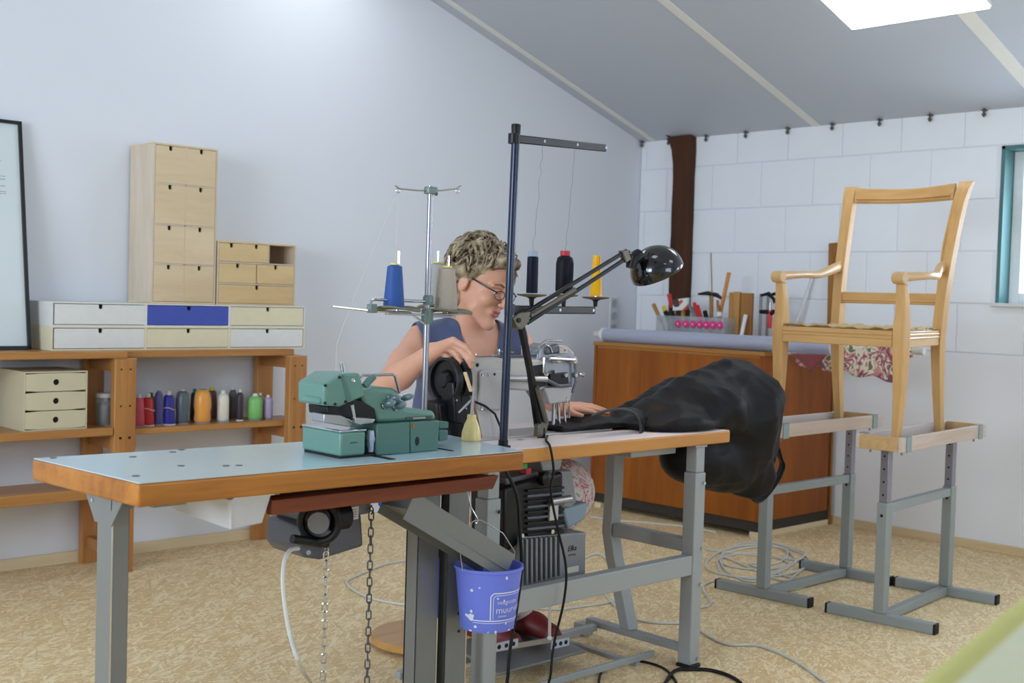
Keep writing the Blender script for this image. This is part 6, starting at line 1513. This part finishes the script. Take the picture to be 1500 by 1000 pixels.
# trunk
sp_ = [hip, hip*.55+mid*.45+A((0, .02, -.03)), mid+A((0, 0, -.05))-fw*.02]
for (c, rx, ry, rz) in ((hip, .165, .115, .11), (hip*.75+mid*.25-fw*.01, .140, .105, .11), (hip*.5+mid*.5-fw*.015, .135, .10, .11), (hip*.25+mid*.75, .150, .108, .12), (mid+A((0, 0, -.055)), .150, .095, .095)):
    f.ell(c, (rx, ry, rz), np.stack([axv, -fw, A((0, 0, 1))], 1), .06)
for s in (-1, 1): f.ell(hip*.30+mid*.70+fw*.085+axv*.07*s+A((0, 0, .0)), (.068, .06, .068), np.stack([axv, -fw, A((0, 0, 1))], 1), .05)
f.cone(RS+axv*.015+A((0, 0, .0)), mid+A((0, 0, .035)), .046, .05, .05); f.cone(LS-axv*.015, mid+A((0, 0, .035)), .046, .05, .05)
# neck and head
f.chain([mid+A((0, 0, .01))-fw*.01, mid*.45+hd_(-.03, 0, -.07)*.55, hd_(-.028, 0, -.05)], [.066, .054, .056], .035)
f.ell(hd_(-.018, 0, .032), A((.094, .074, .090))*HS, HR, .02); f.ell(hd_(.010, 0, -.028), A((.074, .060, .080))*HS, HR, .02)
f.cone(hd_(.030, .036, -.074), hd_(.072, .008, -.106), .024, .017, .025); f.cone(hd_(.030, -.036, -.074), hd_(.072, -.008, -.106), .024, .017, .025)
f.ell(hd_(.074, 0, -.104), (.019, .021, .016), HR, .014)
for s in (-1, 1):
    f.ell(hd_(.058, .036*s, -.032), (.024, .026, .024), HR, .018)           # cheek
    f.cone(hd_(.078, .016*s, .020), hd_(.068, .046*s, .016), .009, .008, .012)   # brow
    f.ell(hd_(.0855, .031*s, .0015), (.009, .014, .009), HR, .0, 's')       # eye socket
    f.ell(hd_(-.016, .080*s, -.012), (.019, .010, .033), HR, .005)          # ear
    f.ell(hd_(-.010, .090*s, -.006), (.009, .006, .016), HR, .0, 's')
    f.ell(hd_(.098, .012*s, -.034), (.008, .008, .007), HR, .006)           # nostril wing
f.chain([hd_(.084, 0, .014), hd_(.098, 0, -.010), hd_(.111, 0, -.030)], [.0085, .0095, .0115], .009)
f.ell(hd_(.077, 0, -.064), (.016, .028, .015), HR, .014)                    # muzzle
f.ell(hd_(.096, 0, -.0665), (.013, .022, .0055), HR, .0, 's')               # parted lips
# right arm: shoulder, elbow out, forearm to the hand wheel
RE = D_(566, 566, 3.80); RW_ = D_(634, 515, 3.63)
f.cone(RS, RS*.5+RE*.5, .050, .046, .02); f.cone(RS*.5+RE*.5, RE, .046, .038, .02)
fm_ = RE*.68+RW_*.32; f.cone(RE, fm_, .040, .041, .015); f.cone(fm_, RW_, .041, .026, .015)
# right hand draped over the wheel
K_ = [D_(664, 499, 3.555), D_(660, 503, 3.565), D_(654, 508, 3.58), D_(648, 514, 3.60)]
for k_ in K_: f.cone(RW_, k_, .0205, .0125, .012)
fing = [[K_[0], D_(683, 509, 3.54), D_(691, 519, 3.535), D_(694.5, 528, 3.535)], [K_[1], D_(677, 515, 3.55), D_(686, 527, 3.54), D_(690, 537, 3.54)], [K_[2], D_(667, 518, 3.565), D_(675, 531, 3.555), D_(680, 541, 3.555)], [K_[3], D_(656, 523, 3.59), D_(663, 533, 3.58), D_(668, 541, 3.58)]]
for p in fing: f.chain(p, [.0112, .0098, .0088, .0072], .004)
f.chain([RW_*.6+K_[0]*.4+A((0, .012, -.004)), D_(664, 520, 3.60), D_(676, 533, 3.59), D_(684, 540, 3.575)], [.014, .012, .0105, .008], .006)
# left arm: behind the machine, hand flat on the cloth by the needle
LW_ = A(W(822, 598, Y=-2.345)); LE = A((-3.045, -2.20, .90)); LE = LS*.42+LW_*.58+A((.085, .05, -.055))
f.cone(LS, LS*.5+LE*.5, .048, .044, .02); f.cone(LS*.5+LE*.5, LE, .044, .036, .02); fm_ = LE*.65+LW_*.35
f.cone(LE, fm_, .038, .038, .015); f.cone(fm_, LW_, .038, .025, .015)
zc_ = Z2+.034
LK = [A((-3.035, -2.385, zc_+.018)), A((-3.022, -2.365, zc_+.020)), A((-3.018, -2.343, zc_+.018)), A((-3.024, -2.322, zc_+.014))]
LW_[2] = max(LW_[2], zc_+.03)
LK = [A(W(a, b, Y=y)) for (a, b, y) in ((851, 600, -2.385), (852, 597, -2.363), (852, 594.5, -2.342), (850, 593, -2.322))]
for k_ in LK: f.cone(LW_, k_, .019, .0115, .012)
lt = [[LK[0], A(W(866, 603, Y=-2.40)), A(W(878, 606.5, Y=-2.405))], [LK[1], A(W(872, 599.5, Y=-2.37)), A(W(890, 605, Y=-2.375))], [LK[2], A(W(872, 596.5, Y=-2.345)), A(W(888, 601, Y=-2.345))], [LK[3], A(W(866, 594.5, Y=-2.318)), A(W(880, 598, Y=-2.315))]]
for p in lt: f.chain(p, [.0105, .0092, .0072], .004)
f.chain([LW_*.7+LK[0]*.3, A(W(838, 605, Y=-2.405)), A(W(852, 608.5, Y=-2.425))], [.013, .0105, .008], .006)
# thighs, shins and feet
kr, kl = A((-3.42, -2.29, .56)), A((-3.05, -2.30, .56)); ar, al = A((-3.33, -2.215, .165)), A((-3.16, -2.225, .165))
f.cone(hip-axv*.09+A((0, 0, -.01)), kr, .085, .062, .03); f.cone(hip+axv*.09+A((0, 0, -.01)), kl, .085, .062, .03)
f2 = f
v, F_ = f.mesh(1)
body = soft('body', v, F_, m_skin, wm); BV, BF = v, F_
m_sh = None
fl2 = Field((-3.60, -2.58, .05), (-2.94, -2.20, .66), .0065)
for (k_, a_, s) in ((kr, ar, -1), (kl, al, 1)):
    fl2.cone(k_, k_*.55+a_*.45+A((0, .02, 0)), .058, .056, .02); fl2.cone(k_*.55+a_*.45+A((0, .02, 0)), a_, .056, .036, .02)
    fl2.chain([a_, a_+A((0, -.03, -.035)), a_+A((0, -.13, -.05))], [.036, .032, .024], .02)
fl2.box((-4, -3, .0), (-2, -1, .10), 0, 0, 's')
v, F_ = fl2.mesh(1)
soft('lower_legs', v, F_, m_skin, wm)
# sleeveless top: a skin-tight offset of the trunk cut at neckline, armholes and hem
Bn = normals(BV, BF); fc = BV[BF].mean(1)
def pl(p, n): return (fc-A(p))@A(n)
up_z = A((0, 0, 1))
rel = fc-mid
side = rel@axv; front = rel@fw; hz = rel[:, 2]
keepf = (hz < .075) & (fc[:, 2] > hip[2]-.06) & (np.abs(side) < .190)
arm_cut = (np.abs(side) > .118) & (hz > -.015+ (np.abs(side)-.118)*-1.2) & (np.abs(side) > .158-.35*np.clip(hz+.03, -.2, .1))
vneck = (front > -.02) & (np.abs(side-.012) < .030+.22*np.clip(hz+.145, 0, .3)) & (hz > -.145)
vback = (front <= -.02) & (hz > .03) & (np.abs(side) < .07)
# arms near the body are excluded by their distance from the arm bones
def dist_seg(P, a, b):
    ab = b-a; t = np.clip(((P-a)@ab)/(ab@ab), 0, 1); return np.linalg.norm(P-a-t[:, None]*ab, axis=1)
arm = np.zeros(len(fc), bool)
for (a, b, r) in ((RS+(RE-RS)*.20-axv*.025, RE, .060), (RE, RW_, .06), (LS+(LE-LS)*.20+axv*.025, LE, .060), (LE, LW_, .06), (RW_, A(W(690, 535, D=3.54)), .07), (RW_, A(W(650, 530, D=3.59)), .07)): arm |= dist_seg(fc, a, b) < r
headd = np.linalg.norm(fc-HC, axis=1) < .15
# thin lines of the old tests stay inside these
sel = keepf & ~vneck & ~vback & ~arm & ~headd & ~((hz > .045) & (np.abs(side) < .05))
# grow smooth borders: vote with neighbours
vsel = np.zeros(len(BV)); vc = np.zeros(len(BV))
for it in range(5):
    vsel[:] = 0; vc[:] = 0
    for k in range(4): np.add.at(vsel, BF[:, k], sel.astype(float)); np.add.at(vc, BF[:, k], 1)
    q = vsel/np.maximum(vc, 1); sel = q[BF].mean(1) > .5
TF = BF[sel]; used = np.unique(TF); mp_ = np.full(len(BV), -1); mp_[used] = np.arange(len(used))
tv = BV[used]+Bn[used]*(.0055+wrinkle(BV[used], 1, ((38, .0012), (80, .0006)), 5))[:, None]; TF = mp_[TF]
# straighten the cut edge
E_ = {}
for q in TF:
    for k in range(4): e_ = tuple(sorted((q[k], q[(k+1) % 4]))); E_[e_] = E_.get(e_, 0)+1
nb = {}
for (a, b), c_ in E_.items():
    if c_ == 1: nb.setdefault(a, []).append(b); nb.setdefault(b, []).append(a)
for it in range(14):
    new = {i: tv[i]*.4+.6*tv[n_].mean(0) for i, n_ in nb.items() if len(n_) >= 2}
    for i, p in new.items(): tv[i] = p
m_top = plain('blue_grey_jersey', (74,83,116), .85, var=.1, scale=200, bump=.15, sheen=.25)
tp = soft('sleeveless_top', tv, TF, m_top, wm); md = tp.modifiers.new('thickness', 'SOLIDIFY'); md.thickness = .004; md.offset = 0
# floral skirt over the thighs down to the shins
m_skirt = floral('floral_skirt', 18)
e_ = m_skirt.node_tree.nodes
for n_ in e_:
    if n_.type == 'VALTORGB':
        for q, c in zip(n_.color_ramp.elements, ((160,170,150), (222,210,206), (214,190,190), (206,110,120), (222,208,206), (130,150,124), (218,204,202))): q.color = lin(c)
f = Field((-3.64, -2.56, .10), (-2.88, -1.72, .76), .0085)
f.ell(hip+A((0, 0, -.03)), (.19, .15, .11), None, .05)
for (h_, k_) in ((-.09, kr), (.09, kl)): f.cone(hip+axv*h_+A((0, -.0, .0)), k_+A((0, 0, .01)), .105, .086, .06)
f.cone(kr, kl, .085, .085, .05)
for (k_, a_) in ((kr, ar), (kl, al)): f.cone(k_+A((0, .01, 0)), a_+A((0, .0, .035)), .085, .062, .09)
f.cone((kr+kl)/2, (ar+al)/2+A((0, .0, .04)), .08, .062, .09)
v, F_ = f.mesh(2); N_ = normals(v, F_)
fold = .007*np.sin(v[:, 0]*75+np.sin(v[:, 2]*9)*1.5)*np.clip((.55-v[:, 2])/.25, 0, 1); v = v+N_*fold[:, None]
soft('floral_skirt', v, F_, m_skirt, wm)
# red shoes
m_shoe = plain('dark_red_shoe', (104,18,22), .5)
f = Field((-3.60, -2.62, .05), (-3.0, -2.10, .26), .005)
for a_ in (ar, al):
    f.chain([a_+A((0, .01, -.035)), a_+A((0, -.07, -.045)), a_+A((0, -.15, -.052))], [.040, .042, .032], .03)
    f.box((a_[0]-.04, a_[1]-.18, .092), (a_[0]+.04, a_[1]+.045, .115), .02, .01)
f.box((-4, -3, .0), (-2, -1, .097), 0, 0, 's')
v, F_ = f.mesh(1)
sx_ = v[:, 0] < (ar[0]+al[0])/2
for s_ in (True, False):
    q = F_[(sx_[F_].all(1)) == s_]; u_ = np.unique(q); mp2 = np.full(len(v), -1); mp2[u_] = np.arange(len(u_)); soft('shoe', v[u_], mp2[q], m_shoe, wm)
# face details
m_lip = plain('lips', (190,92,88), .4); m_eye = plain('eye_white', (226,222,216), .2); m_iris = plain('iris', (70,80,84), .2); m_brow = plain('eyebrow', (120,92,72), .8)
for s in (-1, 1):
    ey = M().ball((0, 0, 0), .0115, 16, 12); ey.xf(Matrix.Translation(V(hd_(.0735, .0305*s, .0005)))); eo = ey.build('eye', m_eye, wm)
    q = hd_(.0735, .0305*s, .0005); d = hfw*.96-hup*.25+hl*.05*s; d /= np.linalg.norm(d)
    M().lathe([(.0055, .0095), (.0045, .0112), (.001, .0118)], q, V(d), 14).build('iris', m_iris, eo)
    M().tube([hd_(.081, .016*s, .0065), hd_(.084, .030*s, .0075), hd_(.0745, .0440*s, .003)], [.003, .0048, .0035], 8).build('upper_eyelid', m_skin, wm)
    M().tube([hd_(.080, .016*s, -.005), hd_(.081, .030*s, -.0085), hd_(.073, .0440*s, -.002)], [.003, .0042, .0035], 8).build('lower_eyelid', m_skin, wm)
    M().tube([hd_(.089, .014*s, .022), hd_(.087, .030*s, .028), hd_(.075, .048*s, .022)], [.0032, .003, .0016], 8).build('eyebrow', m_brow, wm)
M().tube([hd_(.0745, .029, -.0615), hd_(.0885, .014, -.0595), hd_(.0925, 0, -.0605), hd_(.0885, -.014, -.0595), hd_(.0745, -.029, -.0615)], [.0014, .0033, .0032, .0033, .0014], 8).build('upper_lip', m_lip, wm)
M().tube([hd_(.0745, .028, -.0645), hd_(.0870, .014, -.0725), hd_(.0905, 0, -.0745), hd_(.0870, -.014, -.0725), hd_(.0745, -.028, -.0645)], [.0014, .0038, .0042, .0038, .0014], 8).build('lower_lip', m_lip, wm)
M().box((-.004, -.015, -.002), (.004, .015, .002)).xf(Matrix(((hfw[0], hl[0], hup[0], 0), (hfw[1], hl[1], hup[1], 0), (hfw[2], hl[2], hup[2], 0), (0, 0, 0, 1)))).xf(Matrix.Translation(V(hd_(.0815, 0, -.0630)))).build('teeth', m_white, wm, bevel=.001)
# glasses
m_gl = plain('dark_spectacle_frame', (34,30,32), .3); gl = None
fr2 = M()
for s in (-1, 1):
    ring = [hd_(.100-.006*abs(math.cos(a))*(math.cos(a) > 0), (.032+.021*math.cos(a))*s, -.004+.0145*math.sin(a)) for a in [2*PI*i/20 for i in range(20)]]
    fr2.tube(ring, .0013, 6, closed=True)
    fr2.tube([hd_(.096, .053*s, .004), hd_(.070, .0715*s, .007), hd_(.020, .0775*s, .010), hd_(-.012, .0790*s, .012), hd_(-.026, .078*s, -.004)], [.0022, .0026, .0026, .0024, .002], 6)
fr2.tube([hd_(.101, .012, -.001), hd_(.106, 0, .003), hd_(.101, -.012, -.001)], .0015, 6)
gl = fr2.build('spectacles', m_gl, wm)
gl['kind'] = 'stuff'
for s in (-1, 1):
    M().add([hd_(.0985-.006*abs(math.cos(a))*(math.cos(a) > 0), (.032+.020*math.cos(a))*s, -.004+.0135*math.sin(a)) for a in [2*PI*i/20 for i in range(20)]], [tuple(range(20))]).build('lens', glass('spectacle_lens', (230,232,235), .05, .12), gl)
# hair: soft cap plus many curled locks
def hairmat():
    m, N, L, p = nmat('grey_brown_hair'); p.inputs['Roughness'].default_value = .5
    tc = N.new('ShaderNodeTexCoord'); ns = N.new('ShaderNodeTexNoise'); ns.inputs['Scale'].default_value = 30; ns.inputs['Detail'].default_value = 6; ns.inputs['Distortion'].default_value = 1; L.new(tc.outputs['Object'], ns.inputs['Vector'])
    cr = N.new('ShaderNodeValToRGB'); L.new(ns.outputs[0], cr.inputs[0]); e = cr.color_ramp.elements; e[0].position = .36; e[0].color = lin((84,62,40)); e[1].position = .66; e[1].color = lin((184,166,136)); L.new(cr.outputs[0], p.inputs['Base Color']); return m
m_hair = hairmat()
f = Field(HC-.20, HC+.20, .005)
f.ell(hd_(-.036, 0, .052), A((.094, .092, .086))*HS, HR, .02); f.ell(hd_(-.072, 0, .000), A((.058, .080, .072))*HS, HR, .03); f.ell(hd_(-.082, 0, -.062), A((.044, .070, .056))*HS, HR, .03); f.ell(hd_(-.064, -.044, -.072), A((.032, .034, .062))*HS, HR, .03); f.ell(hd_(-.072, 0, -.095), A((.034, .055, .045))*HS, HR, .03); f.ell(hd_(-.01, .085, .035), A((.055, .030, .055))*HS, HR, .03); f.ell(hd_(.01, .088, .0), A((.035, .022, .045))*HS, HR, .02)
f.ell(hd_(.034, 0, .092), A((.046, .066, .030))*HS, HR, .02)
for s in (-1, 1): f.ell(hd_(-.028, .072*s, .030), A((.050, .024, .045))*HS, HR, .02)
v, F_ = f.mesh(2); N_ = normals(v, F_); v = v+N_*(wrinkle(v, 1, ((70, .0030), (140, .0014)), 9))[:, None]
hair = soft('hair', v, F_, m_hair, wm)
lk = M(); rr = random.Random(21); cnt_ = 0
while cnt_ < 460:
    th_, ph_ = rr.uniform(0, 2*PI), math.acos(rr.uniform(-.65, 1)); d = A((math.sin(ph_)*math.cos(th_), math.sin(ph_)*math.sin(th_), math.cos(ph_)))
    if d[0] > .30 and d[2] < .55: continue
    if d[0] > .0 and d[2] < .15: continue
    if abs(d[1]) > .55 and d[2] < .05 and d[0] > -.45: continue
    p = A((-.036, 0, .045))+d*A((.092, .090, .090)); fl_ = A((-.75, rr.uniform(-.5, .5)+d[1]*.5, -.45 if d[2] < .6 else -.05)); fl_ = fl_-d*(fl_@d)
    if d[2] > .3 and d[0] > .1: fl_ = A((.25, .9*(1 if d[1] > 0 else -1), -.35)); fl_ -= d*(fl_@d)
    fl_ /= np.linalg.norm(fl_)+1e-9; sd_ = np.cross(d, fl_); L_ = rr.uniform(.040, .085); am = rr.uniform(.006, .015); w0 = rr.uniform(0, 6); fr_q = rr.uniform(.8, 1.4); pts = []
    for i in range(9):
        s = i/8; q = p+fl_*L_*s+sd_*am*math.sin(w0+s*fr_q*2*PI)+d*(.004+am*.7*math.cos(w0+s*fr_q*2*PI)+.010*math.sin(PI*s)*rr.uniform(.6, 1.2)-.008*s*s)
        pts.append(hd_(*q))
    r0 = rr.uniform(.0022, .0055); lk.tube(pts, [r0*(.5+.5*math.sin(PI*min(1, .15+s*.85/8*1))) if s < 8 else r0*.2 for s in range(9)], 5); cnt_ += 1
lo_ = lk.build('curls', m_hair, hair, ang=80); lo_['kind'] = 'stuff'
# ------------------------------------------------------------------ wooden handled brush between her fingers and the table
b0, b1, b2 = W(681, 545, Y=-2.535), W(690, 573, Y=-2.535), W(704, 640, Y=-2.535)
br = thing('lint_brush', 'thin brush with pale wooden handle held by the hand wheel', 'brush', W(704, 640, Y=-2.535))
M().bar(b0, b1, .011, .006).build('handle', plain('pale_handle_wood', (226,196,156), .5), br, bevel=.001)
M().bar(b1, b1+(b1-b0)*.2, .013, .007).build('ferrule', m_blackm, br); M().tube([b1+(b1-b0)*.2, b2], [.0035, .005], 8).build('bristle_rod', plain('brown_rod', (120,88,74), .5), br)
M().tube([W(672, 604, Y=-2.53), W(684, 592, Y=-2.53), W(690, 586, Y=-2.53)], [.003, .004, .004], 8).build('lever', m_brush, mc)
